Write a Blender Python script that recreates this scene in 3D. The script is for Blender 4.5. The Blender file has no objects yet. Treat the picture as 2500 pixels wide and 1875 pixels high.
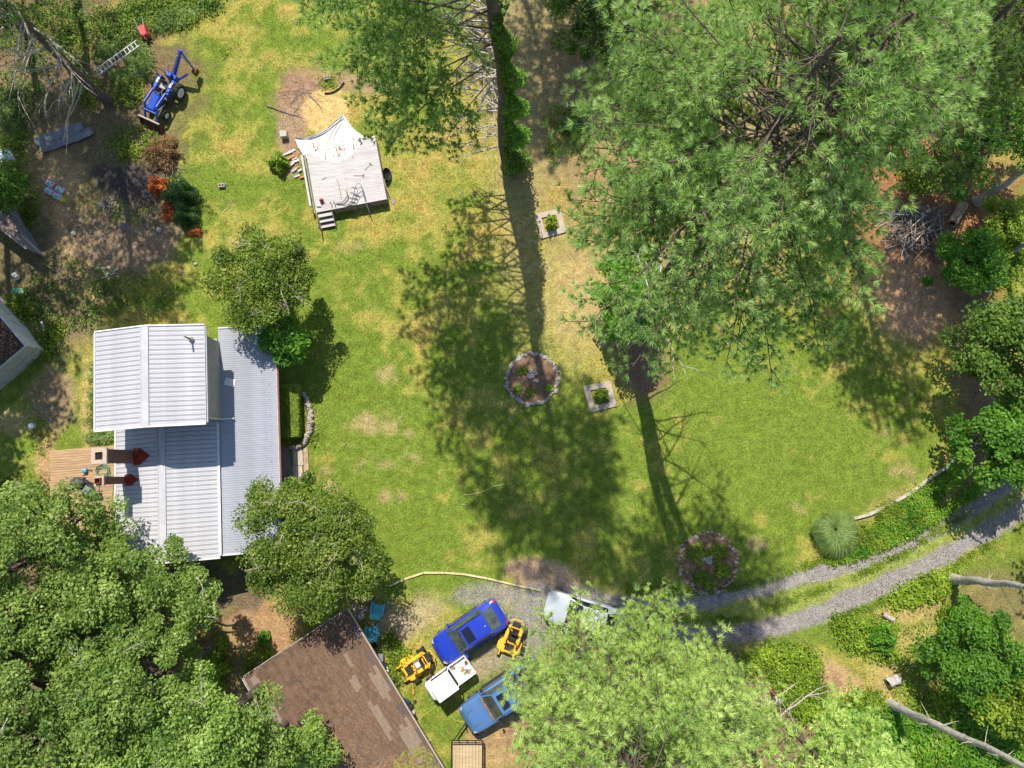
import bpy, math, random
import numpy as np
from math import sin, cos, pi, radians, atan2, hypot, sqrt, tan
from mathutils import Vector, Matrix
random.seed(7); rng = np.random.default_rng(7)
SC = bpy.context.scene
COL = SC.collection
# ------------------------------------------------------------------ camera
H = 42.0; FPX = 1735.0; TILT = radians(7)
cd = bpy.data.cameras.new('camera'); cam = bpy.data.objects.new('camera', cd); COL.objects.link(cam)
cam.location = (0, 0, H); cam.rotation_euler = (TILT, 0, 0)
cd.sensor_width = 36; cd.lens = 36 * FPX / 2500; cd.clip_end = 2000; cd.clip_start = .5
SC.camera = cam
# ------------------------------------------------------------------ sky, sun, exposure
SUN_EL = radians(54); SH = radians(-79)           # SH: heading in which shadows fall
w = bpy.data.worlds.new('World'); SC.world = w; w.use_nodes = True
nt = w.node_tree; nt.nodes.clear()
sky = nt.nodes.new('ShaderNodeTexSky'); sky.sky_type = 'NISHITA'; sky.sun_disc = False
sky.sun_elevation = SUN_EL; sky.air_density = 1; sky.dust_density = .6
sdir = Vector((-cos(SH) * cos(SUN_EL), -sin(SH) * cos(SUN_EL), sin(SUN_EL)))   # towards the sun
sky.sun_rotation = atan2(sdir.x, sdir.y)
bg = nt.nodes.new('ShaderNodeBackground'); bg.inputs[1].default_value = .12
wo = nt.nodes.new('ShaderNodeOutputWorld')
nt.links.new(sky.outputs[0], bg.inputs[0]); nt.links.new(bg.outputs[0], wo.inputs[0])
sl = bpy.data.lights.new('sun', 'SUN'); sl.energy = 4.9; sl.angle = radians(.55); sl.color = (1, .93, .80)
so = bpy.data.objects.new('sun', sl); COL.objects.link(so)
so.rotation_euler = sdir.to_track_quat('Z', 'Y').to_euler(); so.location = (-10, 40, 60)
SC.view_settings.view_transform = 'Standard'; SC.view_settings.look = 'None'
SC.view_settings.exposure = .50; SC.view_settings.gamma = 1; SC.view_settings.use_curve_mapping = False
SC.cycles.max_bounces = 6; SC.cycles.diffuse_bounces = 3; SC.cycles.glossy_bounces = 2
SC.cycles.transparent_max_bounces = 6; SC.cycles.transmission_bounces = 3

# ------------------------------------------------------------------ helpers
def g(px, py, z=0.0):
    """place in the yard (metres) seen at a spot of the 2500x1875 photograph, at height z"""
    a = (px - 1250) / FPX; b = (937.5 - py) / FPX
    dy = b * cos(TILT) + sin(TILT); dz = b * sin(TILT) - cos(TILT)
    k = (H - z) / -dz
    return Vector((a * k, dy * k, z))
def to_px(x, y, z=0.0):
    u = y * cos(TILT) + (z - H) * sin(TILT); v = y * sin(TILT) - (z - H) * cos(TILT)
    return 1250 + FPX * x / v, 937.5 - FPX * u / v
def tag(o, label=None, cat=None, group=None, kind=None):
    if label: o['label'] = label
    if cat: o['category'] = cat
    if group: o['group'] = group
    if kind: o['kind'] = kind
    return o
def thing(name, label, cat, loc=(0, 0, 0), rotz=0, group=None):
    o = bpy.data.objects.new(name, None); COL.objects.link(o)
    o.empty_display_size = .3
    o.location = loc; o.rotation_euler = (0, 0, rotz)
    return tag(o, label, cat, group)
def link(name, me, parent=None):
    o = bpy.data.objects.new(name, me); COL.objects.link(o)
    if parent is not None: o.parent = parent
    return o
def np_mesh(name, V, F, k, mat, parent=None, smooth=False, world=True):
    """V (n,3), F (m,k) -> one mesh object; world coordinates are moved into the parent's frame"""
    V = np.asarray(V, dtype=np.float32).reshape(-1, 3); F = np.asarray(F, dtype=np.int32).reshape(-1, k)
    if parent is not None and world: V = V - np.array(parent.location, dtype=np.float32)
    me = bpy.data.meshes.new(name)
    me.vertices.add(len(V)); me.vertices.foreach_set('co', V.ravel())
    me.loops.add(F.size); me.loops.foreach_set('vertex_index', F.ravel())
    me.polygons.add(len(F)); me.polygons.foreach_set('loop_start', np.arange(0, F.size, k, dtype=np.int32))
    me.polygons.foreach_set('loop_total', np.full(len(F), k, dtype=np.int32))
    if smooth: me.polygons.foreach_set('use_smooth', np.ones(len(F), dtype=bool))
    me.update(calc_edges=True); me.materials.append(mat)
    return link(name, me, parent)
class MB:
    def __init__(s): s.v = []; s.f = []
    def add(s, vs, fs):
        n = len(s.v); s.v += [tuple(v) for v in vs]; s.f += [tuple(n + i for i in f) for f in fs]; return s
    def box(s, c, d, rz=0, M=None, bev=0.0):
        x, y, z = d[0] / 2, d[1] / 2, d[2] / 2
        if bev:
            b = min(bev, x * .9, y * .9, z * .9)
            vs = []; 
            for zz, ins in ((-z, b), (-z + b, 0), (z - b, 0), (z, b)):
                X, Y = x - ins, y - ins
                vs += [(-X, -Y + (b if not ins else 0), zz), (-X + (b if not ins else 0), -Y, zz), (X - (b if not ins else 0), -Y, zz), (X, -Y + (b if not ins else 0), zz),
                       (X, Y - (b if not ins else 0), zz), (X - (b if not ins else 0), Y, zz), (-X + (b if not ins else 0), Y, zz), (-X, Y - (b if not ins else 0), zz)]
            fs = [tuple(range(7, -1, -1)), tuple(range(24, 32))]
            for r in range(3):
                for i in range(8):
                    j = (i + 1) % 8; fs.append((r * 8 + i, r * 8 + j, r * 8 + 8 + j, r * 8 + 8 + i))
        else:
            vs = [(-x, -y, -z), (x, -y, -z), (x, y, -z), (-x, y, -z), (-x, -y, z), (x, -y, z), (x, y, z), (-x, y, z)]
            fs = [(0, 3, 2, 1), (4, 5, 6, 7), (0, 1, 5, 4), (1, 2, 6, 5), (2, 3, 7, 6), (3, 0, 4, 7)]
        R = M if M is not None else Matrix.Rotation(rz, 3, 'Z')
        cc = Vector(c)
        return s.add([cc + R @ Vector(v) for v in vs], fs)
    def beam(s, a, b, wd, ht, roll=0):
        a, b = Vector(a), Vector(b); d = b - a; L = d.length
        q = d.to_track_quat('X', 'Z').to_matrix()
        return s.box((a + b) / 2, (L, wd, ht), M=q @ Matrix.Rotation(roll, 3, 'X'))
    def prism(s, poly, z0, z1):
        n = len(poly); area = sum(poly[i][0] * poly[(i + 1) % n][1] - poly[(i + 1) % n][0] * poly[i][1] for i in range(n))
        if area < 0: poly = poly[::-1]
        vs = [(p[0], p[1], z0) for p in poly] + [(p[0], p[1], z1) for p in poly]
        return s.add(vs, [tuple(range(n - 1, -1, -1)), tuple(range(n, 2 * n))] + [(i, (i + 1) % n, n + (i + 1) % n, n + i) for i in range(n)])
    def tube(s, pts, rad, n=6, cap=True):
        pts = [Vector(p) for p in pts]
        if not hasattr(rad, '__len__'): rad = [rad] * len(pts)
        vs = []; ref = Vector((.13, .31, .94)).normalized()
        for i, p in enumerate(pts):
            d = (pts[min(i + 1, len(pts) - 1)] - pts[max(i - 1, 0)])
            d = d.normalized() if d.length > 1e-6 else Vector((0, 0, 1))
            u = d.cross(ref)
            if u.length < .15: u = d.cross(Vector((1, 0, 0)))
            u.normalize(); v = d.cross(u)
            for k in range(n):
                a = 2 * pi * k / n; vs.append(p + (u * cos(a) + v * sin(a)) * rad[i])
        fs = []
        for i in range(len(pts) - 1):
            for k in range(n):
                fs.append((i * n + k, i * n + (k + 1) % n, (i + 1) * n + (k + 1) % n, (i + 1) * n + k))
        if cap: fs += [tuple(range(n - 1, -1, -1)), tuple(range((len(pts) - 1) * n, len(pts) * n))]
        return s.add(vs, fs)
    def cyl(s, c, r, h, n=16, axis='Z', r2=None):
        c = Vector(c); d = {'X': Vector((1, 0, 0)), 'Y': Vector((0, 1, 0)), 'Z': Vector((0, 0, 1))}[axis] if isinstance(axis, str) else Vector(axis).normalized()
        return s.tube([c - d * h / 2, c + d * h / 2], [r, r if r2 is None else r2], n)
    def lathe(s, c, prof, n=16, M=None):
        c = Vector(c); vs = []; R = M or Matrix.Identity(3)
        for r, z in prof:
            for k in range(n):
                a = 2 * pi * k / n; vs.append(c + R @ Vector((r * cos(a), r * sin(a), z)))
        m = len(prof)
        fs = [(i * n + k, i * n + (k + 1) % n, (i + 1) * n + (k + 1) % n, (i + 1) * n + k) for i in range(m - 1) for k in range(n)]
        fs += [tuple(range(n - 1, -1, -1)), tuple(range((m - 1) * n, m * n))]
        return s.add(vs, fs)
    def blob(s, c, r, nz=5, n=8, jit=.12, rd=random):
        """a lumpy stone"""
        c = Vector(c); vs = []; fs = []
        r = r if hasattr(r, '__len__') else (r, r, r)
        for i in range(nz + 1):
            t = pi * i / nz
            for k in range(n):
                a = 2 * pi * k / n + i * .3; q = 1 + rd.uniform(-jit, jit)
                vs.append(c + Vector((r[0] * sin(t) * cos(a) * q, r[1] * sin(t) * sin(a) * q, r[2] * -cos(t) * q)))
        for i in range(nz):
            for k in range(n):
                fs.append((i * n + k, i * n + (k + 1) % n, (i + 1) * n + (k + 1) % n, (i + 1) * n + k))
        return s.add(vs, fs)
    def build(s, name, mat, parent=None, smooth=False, world=True, bev=0):
        me = bpy.data.meshes.new(name)
        off = Vector(parent.location) if (parent is not None and world) else Vector((0, 0, 0))
        if parent is not None and world and parent.parent is not None: off = Vector(parent.parent.location)
        me.from_pydata([tuple(Vector(v) - off) for v in s.v], [], s.f); me.validate(); me.update()
        me.materials.append(mat)
        if smooth:
            me.polygons.foreach_set('use_smooth', np.ones(len(me.polygons), dtype=bool))
            try: me.set_sharp_from_angle(angle=radians(38))
            except Exception: pass
        o = link(name, me, parent)
        if bev:
            m = o.modifiers.new('edge', 'BEVEL'); m.width = bev; m.segments = 1; m.limit_method = 'ANGLE'
        return o
def copy_tree(o, parent=None):
    kids = list(o.children); c = o.copy(); COL.objects.link(c)
    if parent is not None: c.parent = parent
    for ch in kids: copy_tree(ch, c)
    return c

# ------------------------------------------------------------------ materials
MATS = {}
def mat(name, col, rough=.7, col2=None, nscale=6, amt=.5, bump=0, bscale=None, metal=0, spec=.4, stretch=(1, 1, 1), island=0, coat=0, coords='Object', detail=5):
    m = bpy.data.materials.new(name); m.use_nodes = True; N = m.node_tree; b = N.nodes['Principled BSDF']
    b.inputs['Roughness'].default_value = rough; b.inputs['Metallic'].default_value = metal
    b.inputs['Specular IOR Level'].default_value = spec; b.inputs['Coat Weight'].default_value = coat
    b.inputs['Coat Roughness'].default_value = .06
    tc = N.nodes.new('ShaderNodeTexCoord'); mp = N.nodes.new('ShaderNodeMapping'); mp.inputs['Scale'].default_value = stretch
    N.links.new(tc.outputs[coords], mp.inputs[0])
    no = N.nodes.new('ShaderNodeTexNoise'); no.inputs['Scale'].default_value = nscale; no.inputs['Detail'].default_value = detail; no.inputs['Roughness'].default_value = .65
    N.links.new(mp.outputs[0], no.inputs['Vector'])
    c2 = col2 or tuple(c * .72 for c in col)
    rp = N.nodes.new('ShaderNodeValToRGB'); rp.color_ramp.elements[0].position = .5 - .25 * amt; rp.color_ramp.elements[1].position = .5 + .25 * amt
    rp.color_ramp.elements[0].position = .36; rp.color_ramp.elements[1].position = .64
    rp.color_ramp.elements[0].color = (*c2, 1); rp.color_ramp.elements[1].color = (*col, 1)
    N.links.new(no.outputs['Fac'], rp.inputs[0]); out = rp.outputs[0]
    if island:
        ge = N.nodes.new('ShaderNodeNewGeometry'); oi = N.nodes.new('ShaderNodeObjectInfo')
        ad = N.nodes.new('ShaderNodeMath'); ad.operation = 'ADD'; N.links.new(ge.outputs['Random Per Island'], ad.inputs[0]); N.links.new(oi.outputs['Random'], ad.inputs[1])
        mr = N.nodes.new('ShaderNodeMapRange'); mr.inputs[1].default_value = 0; mr.inputs[2].default_value = 2; mr.inputs[3].default_value = 1 - island; mr.inputs[4].default_value = 1 + island
        N.links.new(ad.outputs[0], mr.inputs[0])
        vm = N.nodes.new('ShaderNodeVectorMath'); vm.operation = 'SCALE'; N.links.new(out, vm.inputs[0]); N.links.new(mr.outputs[0], vm.inputs['Scale']); out = vm.outputs[0]
    N.links.new(out, b.inputs['Base Color'])
    if bump:
        n2 = N.nodes.new('ShaderNodeTexNoise'); n2.inputs['Scale'].default_value = bscale or nscale * 4; n2.inputs['Detail'].default_value = 4
        N.links.new(mp.outputs[0], n2.inputs['Vector'])
        bp = N.nodes.new('ShaderNodeBump'); bp.inputs['Strength'].default_value = bump; bp.inputs['Distance'].default_value = .02
        N.links.new(n2.outputs['Fac'], bp.inputs['Height']); N.links.new(bp.outputs[0], b.inputs['Normal'])
    MATS[name] = m; return m
def leaf_mat(name, ca, cb, cc=None, trans=.35, nscale=.8, rough=.5):
    """foliage: each leaf has its own green between two colours, a pale third paints highlights, slow drift through the crown, light passes through"""
    m = bpy.data.materials.new(name); m.use_nodes = True; N = m.node_tree; N.nodes.clear()
    ge = N.nodes.new('ShaderNodeNewGeometry'); tc = N.nodes.new('ShaderNodeTexCoord')
    no = N.nodes.new('ShaderNodeTexNoise'); no.inputs['Scale'].default_value = nscale; no.inputs['Detail'].default_value = 3
    N.links.new(tc.outputs['Object'], no.inputs['Vector'])
    ad = N.nodes.new('ShaderNodeMath'); ad.operation = 'MULTIPLY_ADD'; ad.inputs[1].default_value = .55
    sb = N.nodes.new('ShaderNodeMath'); sb.operation = 'MULTIPLY_ADD'; sb.inputs[1].default_value = 1.6; sb.inputs[2].default_value = -.55
    N.links.new(no.outputs['Fac'], sb.inputs[0]); N.links.new(ge.outputs['Random Per Island'], ad.inputs[0]); N.links.new(sb.outputs[0], ad.inputs[2])
    rp = N.nodes.new('ShaderNodeValToRGB'); e = rp.color_ramp.elements; e[0].color = (*ca, 1); e[1].color = (*cb, 1); e[0].position = .15; e[1].position = .85
    if cc: q = e.new(.97); q.color = (*cc, 1)  # pale end colour: highlights painted into the foliage
    N.links.new(ad.outputs[0], rp.inputs[0])
    pb = N.nodes.new('ShaderNodeBsdfPrincipled'); pb.inputs['Roughness'].default_value = rough; pb.inputs['Specular IOR Level'].default_value = .35
    tr = N.nodes.new('ShaderNodeBsdfTranslucent'); mx = N.nodes.new('ShaderNodeMixShader'); mx.inputs[0].default_value = trans
    oi = N.nodes.new('ShaderNodeObjectInfo'); om = N.nodes.new('ShaderNodeMapRange'); om.inputs[3].default_value = .82; om.inputs[4].default_value = 1.15; N.links.new(oi.outputs['Random'], om.inputs[0])
    ov = N.nodes.new('ShaderNodeVectorMath'); ov.operation = 'SCALE'; N.links.new(rp.outputs[0], ov.inputs[0]); N.links.new(om.outputs[0], ov.inputs['Scale']); rp = ov
    hs = N.nodes.new('ShaderNodeVectorMath'); hs.operation = 'MULTIPLY'; hs.inputs[1].default_value = (1.25, 1.25, .7)
    N.links.new(rp.outputs[0], pb.inputs['Base Color']); N.links.new(rp.outputs[0], hs.inputs[0]); N.links.new(hs.outputs[0], tr.inputs[0])
    N.links.new(pb.outputs[0], mx.inputs[1]); N.links.new(tr.outputs[0], mx.inputs[2])
    o = N.nodes.new('ShaderNodeOutputMaterial'); N.links.new(mx.outputs[0], o.inputs[0])
    MATS[name] = m; return m
M = MATS
leaf_mat('pine_needles', (.17, .33, .09), (.54, .74, .24), (.78, .88, .56), trans=.42)
leaf_mat('pine_needles_warm', (.10, .21, .045), (.35, .50, .13), (.52, .64, .26))
leaf_mat('pine_needles_dark', (.08, .17, .04), (.27, .42, .10))
leaf_mat('pine_needles_light', (.20, .34, .08), (.55, .70, .20), (.74, .83, .43))
leaf_mat('oak_leaves', (.085, .17, .026), (.29, .42, .085), (.44, .55, .20))
leaf_mat('dark_leaves', (.05, .13, .012), (.18, .31, .04), (.30, .42, .09))
leaf_mat('oak_leaves_dark', (.05, .105, .01), (.22, .31, .035), (.38, .42, .09))
leaf_mat('bright_leaves', (.05, .17, .012), (.18, .38, .035), trans=.4)
leaf_mat('weed_leaves', (.11, .19, .012), (.34, .46, .045), trans=.4)
leaf_mat('yellow_green_leaves', (.065, .135, .014), (.24, .325, .045), (.44, .46, .14))
leaf_mat('hedge_leaves', (.12, .22, .02), (.34, .45, .05))
leaf_mat('boxwood_leaves', (.02, .07, .012), (.07, .17, .03))
leaf_mat('orange_leaves', (.30, .07, .015), (.72, .20, .045), trans=.2)
leaf_mat('brown_leaves', (.13, .07, .03), (.28, .15, .06), trans=.2)
leaf_mat('grass_blades', (.09, .15, .01), (.32, .31, .045), trans=.35)
leaf_mat('tall_grass_blades', (.12, .23, .05), (.40, .52, .17), trans=.35)
mat('bark', (.15, .115, .09), .95, (.07, .052, .04), 5, bump=.8, bscale=18)
mat('grey_bark', (.50, .47, .44), .95, (.28, .25, .23), 5, bump=.8, bscale=18)
mat('dead_wood', (.50, .45, .40), .9, (.28, .24, .2), 6, bump=.4)
mat('stick_wood', (.30, .24, .21), .9, (.15, .12, .10), 8, island=.3)
mat('log_wood', (.45, .34, .24), .9, (.24, .18, .13), 5, bump=.6, bscale=20)
mat('cut_wood', (.55, .38, .20), .85, (.40, .26, .13), 20)
mat('white_metal', (.50, .50, .54), .38, (.42, .42, .46), 1.2, spec=.5, island=.035)
mat('rib_shade', (.20, .20, .23), .6, (.15, .15, .17), 2)  # dark tone standing in for the shadow beside the roof ribs
mat('porch_metal', (.44, .46, .54), .42, (.35, .37, .43), .8, spec=.5, island=.05)
mat('trim_white', (.74, .74, .74), .5)
mat('house_siding', (.42, .38, .33), .8, (.34, .31, .27), 3)
mat('fascia_red', (.24, .10, .08), .6)
mat('window_glass', (.03, .04, .05), .08, spec=.7)
mat('brown_brick', (.22, .12, .095), .9, (.16, .09, .072), 14, bump=.4)
mat('chimney_cap', (.52, .40, .31), .9, (.36, .27, .21), 9, bump=.3)
mat('soot_and_hollow_shade', (.012, .012, .014), .95)  # chimney soot, and the painted darkness inside logs and tyres
mat('clay_flue', (.25, .04, .03), .8)
mat('red_flashing', (.32, .018, .015), .5, (.15, .012, .01), 3)
mat('deck_board', (.46, .30, .17), .85, (.30, .19, .105), 3, stretch=(.4, 6, 1), island=.18, bump=.2)
mat('grey_board', (.53, .50, .50), .85, (.40, .37, .37), 2.2, stretch=(.5, 6, 1), island=.10, bump=.2)
mat('grey_timber', (.33, .30, .28), .9, (.22, .2, .18), 4)
mat('shingle', (.17, .103, .066), .95, (.10, .063, .044), 3, island=.24, bump=.35, bscale=40)
mat('shingle_light', (.25, .185, .135), .95, (.18, .135, .10), 9, island=.12, bump=.3, bscale=40)
mat('shingle_dark', (.12, .09, .08), .95, (.085, .06, .055), 9, island=.2, bump=.3, bscale=40)
mat('needle_litter', (.42, .25, .13), .95, (.17, .09, .05), 9, amt=1, island=.3)
mat('moss', (.25, .25, .04), .95, (.14, .15, .025), 9)
mat('vinyl_liner', (.76, .75, .74), .5, (.55, .53, .50), 2.5)
mat('black_rubber', (.022, .022, .022), .8)
mat('tyre_rubber', (.03, .03, .032), .85, bump=.3)
mat('black_metal', (.03, .028, .026), .5)
mat('steel', (.5, .5, .52), .35, metal=.8)
mat('white_rim', (.72, .72, .72), .4)
mat('suv_blue', (.010, .035, .42), .24, (.022, .045, .34), 2.5, spec=.5, coat=.8)
mat('truck_blue', (.055, .16, .38), .28, (.085, .16, .31), 2.5, spec=.5, coat=.7)
mat('car_silver', (.42, .46, .49), .3, (.36, .40, .43), .8, coat=.7)
mat('car_navy', (.02, .04, .10), .3, (.018, .035, .09), .8, coat=.7)
mat('tractor_blue', (.022, .085, .50), .38, (.018, .07, .42), 2, coat=.4)
mat('mower_yellow', (.80, .46, .03), .4, (.72, .40, .03), 3, coat=.3)
mat('windscreen', (.085, .11, .09), .1, (.03, .04, .035), 3.2, spec=.8)
mat('dark_glass', (.012, .014, .03), .08, (.01, .012, .02), 2, spec=.7)
mat('tail_light', (.55, .015, .02), .2)
mat('head_light', (.40, .41, .42), .12)
mat('rust', (.20, .08, .035), .9, (.10, .04, .02), 9)
mat('cart_white', (.83, .83, .80), .4, (.78, .78, .75), 2)
mat('teal_plastic', (.10, .46, .58), .45, (.09, .42, .54), 2)
mat('light_blue_plastic', (.18, .50, .60), .5)
mat('hose_green', (.10, .30, .19), .5)
mat('hose_yellow', (.55, .50, .08), .6)
mat('orange_plastic', (.75, .30, .06), .6)
mat('white_plastic', (.82, .83, .85), .4)
mat('red_paint', (.48, .03, .03), .5, (.33, .02, .02), 5)
mat('grill_black', (.035, .035, .04), .45)
mat('grill_lid', (.10, .10, .11), .4, metal=.3)
mat('concrete', (.46, .38, .32), .9, (.36, .29, .24), 5, bump=.3)
mat('stone', (.42, .36, .32), .9, (.28, .25, .24), 7, island=.35, bump=.5, bscale=20)
mat('rusty_stone', (.40, .28, .21), .9, (.20, .14, .11), 7, island=.35, bump=.5, bscale=20)
mat('soil', (.27, .165, .10), .98, (.10, .065, .04), 5, amt=1, bump=.9, bscale=30)
mat('cinder', (.46, .42, .38), .95, (.36, .33, .30), 8)
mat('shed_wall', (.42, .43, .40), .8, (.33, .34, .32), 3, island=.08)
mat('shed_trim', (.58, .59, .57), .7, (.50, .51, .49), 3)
mat('shed_roof', (.055, .04, .035), .9, (.03, .022, .02), 5, bump=.4)
mat('barn_board', (.29, .22, .18), .9, (.16, .12, .10), 3, stretch=(1, 5, 1), island=.35)
mat('tarp_grey', (.20, .20, .23), .7, (.14, .14, .165), 3, bump=.4, bscale=6)
mat('timber_pale', (.60, .52, .30), .85, (.46, .40, .22), 4)
mat('lichen_timber', (.50, .46, .38), .9, (.34, .31, .26), 6)
mat('bag_white', (.68, .71, .74), .5, (.48, .60, .68), 5)
mat('bag_red', (.55, .08, .12), .5)
mat('bag_yellow', (.75, .65, .08), .5)
mat('copper_straw', (.55, .26, .10), .9, (.40, .16, .06), 9)
mat('trailer_wood', (.50, .38, .22), .85, (.36, .27, .16), 3, stretch=(6, .5, 1), island=.15)
mat('gravel_stone', (.38, .35, .34), .9, (.24, .22, .21), 3, island=.5)
mat('grey_slate', (.24, .22, .22), .9, (.15, .14, .14), 6)

# ------------------------------------------------------------------ ground
def vnoise(X, Y, sc, seed):
    r = np.random.default_rng(seed); T = r.random((64, 64))
    x = X * sc; y = Y * sc; i = np.floor(x).astype(int); j = np.floor(y).astype(int); u = x - i; v = y - j
    u = u * u * (3 - 2 * u); v = v * v * (3 - 2 * v); i %= 64; j %= 64; i1 = (i + 1) % 64; j1 = (j + 1) % 64
    return (T[i, j] * (1 - u) + T[i1, j] * u) * (1 - v) + (T[i, j1] * (1 - u) + T[i1, j1] * u) * v
def fbm(X, Y, sc, seed, o=4):
    s = 0; a = .5; t = 0
    for k in range(o): s = s + a * vnoise(X + 7.3 * k, Y - 3.1 * k, sc * 2 ** k, seed + k); t += a; a *= .55
    return s / t
xs = np.concatenate([[-900, -300, -120, -60, -42], np.arange(-36, 36.01, .2), [42, 60, 120, 300, 900]])
ys = np.concatenate([[-900, -300, -120, -50, -28], np.arange(-19, 34.01, .2), [40, 60, 120, 300, 900]])
X, Y = np.meshgrid(xs, ys, indexing='ij')
vz = Y * sin(TILT) + H * cos(TILT); vz = np.maximum(vz, 5)
PXX = 1250 + FPX * X / vz; PYY = 937.5 - FPX * (Y * cos(TILT) - H * sin(TILT)) / vz
n1 = fbm(X, Y, .35, 11); n2 = fbm(X, Y, 1.3, 21); n3 = fbm(X, Y, .12, 31); n4 = fbm(X, Y, 3.0, 41, 2)
def S(v, a, b): t = np.clip((v - a) / (b - a), 0, 1); return t * t * (3 - 2 * t)
def blob(px, py, rx, ry, ang=0, soft=.45, rag=.7):
    a = radians(ang); dx = PXX - px; dy = PYY - py
    u = (dx * cos(a) + dy * sin(a)) / rx; v = (-dx * sin(a) + dy * cos(a)) / ry
    return 1 - S(np.sqrt(u * u + v * v) + (n2 - .5) * rag + (n1 - .5) * rag * .7, 1 - soft, 1 + soft * .6)
C = np.zeros(X.shape + (3,))
def lay(mask, col): 
    global C
    C = C * (1 - mask[..., None]) + np.array(col) * mask[..., None]
green = np.array((.145, .210, .028)); yel = np.array((.30, .285, .062)); tan_ = np.array((.42, .27, .085)); lush = np.array((.085, .165, .015))
dry = np.clip(.34 + (n3 - .5) * .5 + (n1 - .5) * 1.2 + (n2 - .5) * 1.15, 0, 1)
# the lawn: drier towards the top and under the pines, lusher in the middle
dry = dry + .07 * np.sin((X * .45 + Y * .9 + n3 * 9) * 2.2) * S(n1, .3, .6)
dry = np.clip(dry + .14 * (1 - S(PYY, 350, 900)) + .35 * blob(1380, 620, 190, 380) - .10 * blob(560, 300, 200, 460)
              - .30 * blob(900, 1200, 240, 330) - .22 * blob(1900, 1050, 420, 330) - .2 * blob(850, 820, 120, 250), 0, 1)
C[:] = green; C = C + (yel - green) * S(dry, .25, .62)[..., None]; C = C + (tan_ - C) * S(dry, .66, 1.05)[..., None] * .6
lay(S(n1, .60, .75) * .4 * (1 - S(dry, .4, .7)), lush)
grassy = np.ones(X.shape); litter = np.zeros(X.shape); gravel = np.zeros(X.shape)
SAND = (.50, .335, .205); STRAW = (.27, .155, .09); FLOOR = (.165, .115, .06); GRAV = (.265, .235, .22)
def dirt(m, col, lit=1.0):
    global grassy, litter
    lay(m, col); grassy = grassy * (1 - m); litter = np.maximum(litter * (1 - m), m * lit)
# bare places in the lawn
for bx, by, rx, ry, a in [(940, 1130, 26, 14, 0), (870, 1145, 20, 22, 0), (790, 1140, 16, 26, 10), (945, 908, 18, 16, 0), (935, 1040, 26, 18, 0), (940, 1212, 10, 16, 0), (880, 1040, 40, 14, 0),
                          (985, 1210, 10, 10, 0), (1000, 1060, 12, 10, 0), (805, 1190, 22, 14, 0), (850, 600, 26, 12, 0), (760, 1040, 20, 30, 0), (1010, 1115, 26, 14, 20), (2210, 1145, 18, 26, -20), (2150, 1060, 16, 12, 0), (1850, 1330, 16, 10, 0), (1955, 1245, 16, 10, 30), (860, 1240, 12, 14, 0)]:
    dirt(blob(bx, by, rx * 1.2, ry * 1.2, a, .7, 3.6) * .55, (.44, .32, .16), .5)
dirt(blob(1430, 720, 110, 160, 0, .8) * .75, (.46, .33, .16), .6)
dirt(blob(1300, 150, 130, 330, -12, .6) * .8, (.30, .235, .12), .9)
dirt(blob(1480, 300, 120, 260, 0, .6) * .8, STRAW, 1)
dirt(blob(1260, 500, 60, 300, -6, .8) * .5, (.42, .31, .15), .6)
dirt(blob(1560, 120, 200, 190, 0, .5), (.26, .14, .085), 1)
dirt(blob(1700, 300, 420, 420, 0, .5) * .9, (.30, .22, .10), .8)
dirt(blob(2250, 320, 240, 330, 0, .5), (.30, .145, .075), 1)
dirt(blob(2290, 560, 190, 190, 0, .35), (.33, .155, .07), 1)
dirt(blob(2240, 730, 120, 120, 10, .5), (.46, .27, .165), .7)
dirt(blob(2380, 900, 62, 300, -8, .45), (.22, .135, .075), 1)
dirt(blob(2450, 1150, 130, 110, 0, .5), (.19, .13, .075), 1)
dirt(blob(1565, 890, 75, 90, 0, .35), (.20, .12, .075), 1)
dirt(blob(745, 235, 75, 75, -25, .35), (.31, .185, .12), 1)
dirt(blob(715, 330, 36, 90, 6, .35), (.33, .225, .14), 1)
dirt(blob(800, 270, 62, 62, -30, .3, .4), (.62, .43, .17), .8)
dirt(blob(880, 205, 90, 26, 10, .5) * .8, (.34, .22, .14), .9)
# wood's edge and rough ground on the left
dirt(blob(120, 160, 380, 240, 15, .3, .6), FLOOR, 1)
dirt(blob(30, 330, 330, 230, 0, .3, .6), (.19, .135, .07), 1)
dirt(blob(300, 360, 150, 130, 0, .4), (.15, .12, .06), .9)
dirt(blob(150, 560, 125, 190, -6, .35), (.50, .34, .175), 1)
dirt(blob(300, 560, 140, 130, 0, .35), (.25, .18, .115), 1)
dirt(blob(235, 475, 62, 60, 0, .35), (.27, .21, .085), .2)
dirt(blob(300, 445, 90, 48, 12, .35, .9), (.045, .042, .05), 1)
dirt(blob(350, 500, 50, 40, 50, .45) * .9, (.06, .05, .055), 1)
dirt(blob(40, 520, 90, 200, 0, .4) * .7, (.20, .16, .07), 1)
dirt(blob(60, 650, 120, 110, 0, .5) * .9, (.13, .115, .06), 1)
dirt(blob(160, 760, 110, 120, 0, .5) * .9, (.17, .125, .075), 1)
dirt(blob(240, 700, 60, 50, 30, .6) * .7, (.42, .29, .15), .8)
dirt(blob(130, 970, 62, 80, 0, .45) * .9, (.30, .21, .125), .8)
dirt(blob(218, 980, 22, 120, 0, .5) * .8, (.50, .36, .13), .5)
dirt(blob(110, 1130, 26, 90, 0, .5) * .9, (.45, .27, .14), .8)
dirt(blob(40, 1030, 60, 30, 0, .5) * .7, (.46, .34, .16), .5)
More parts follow.
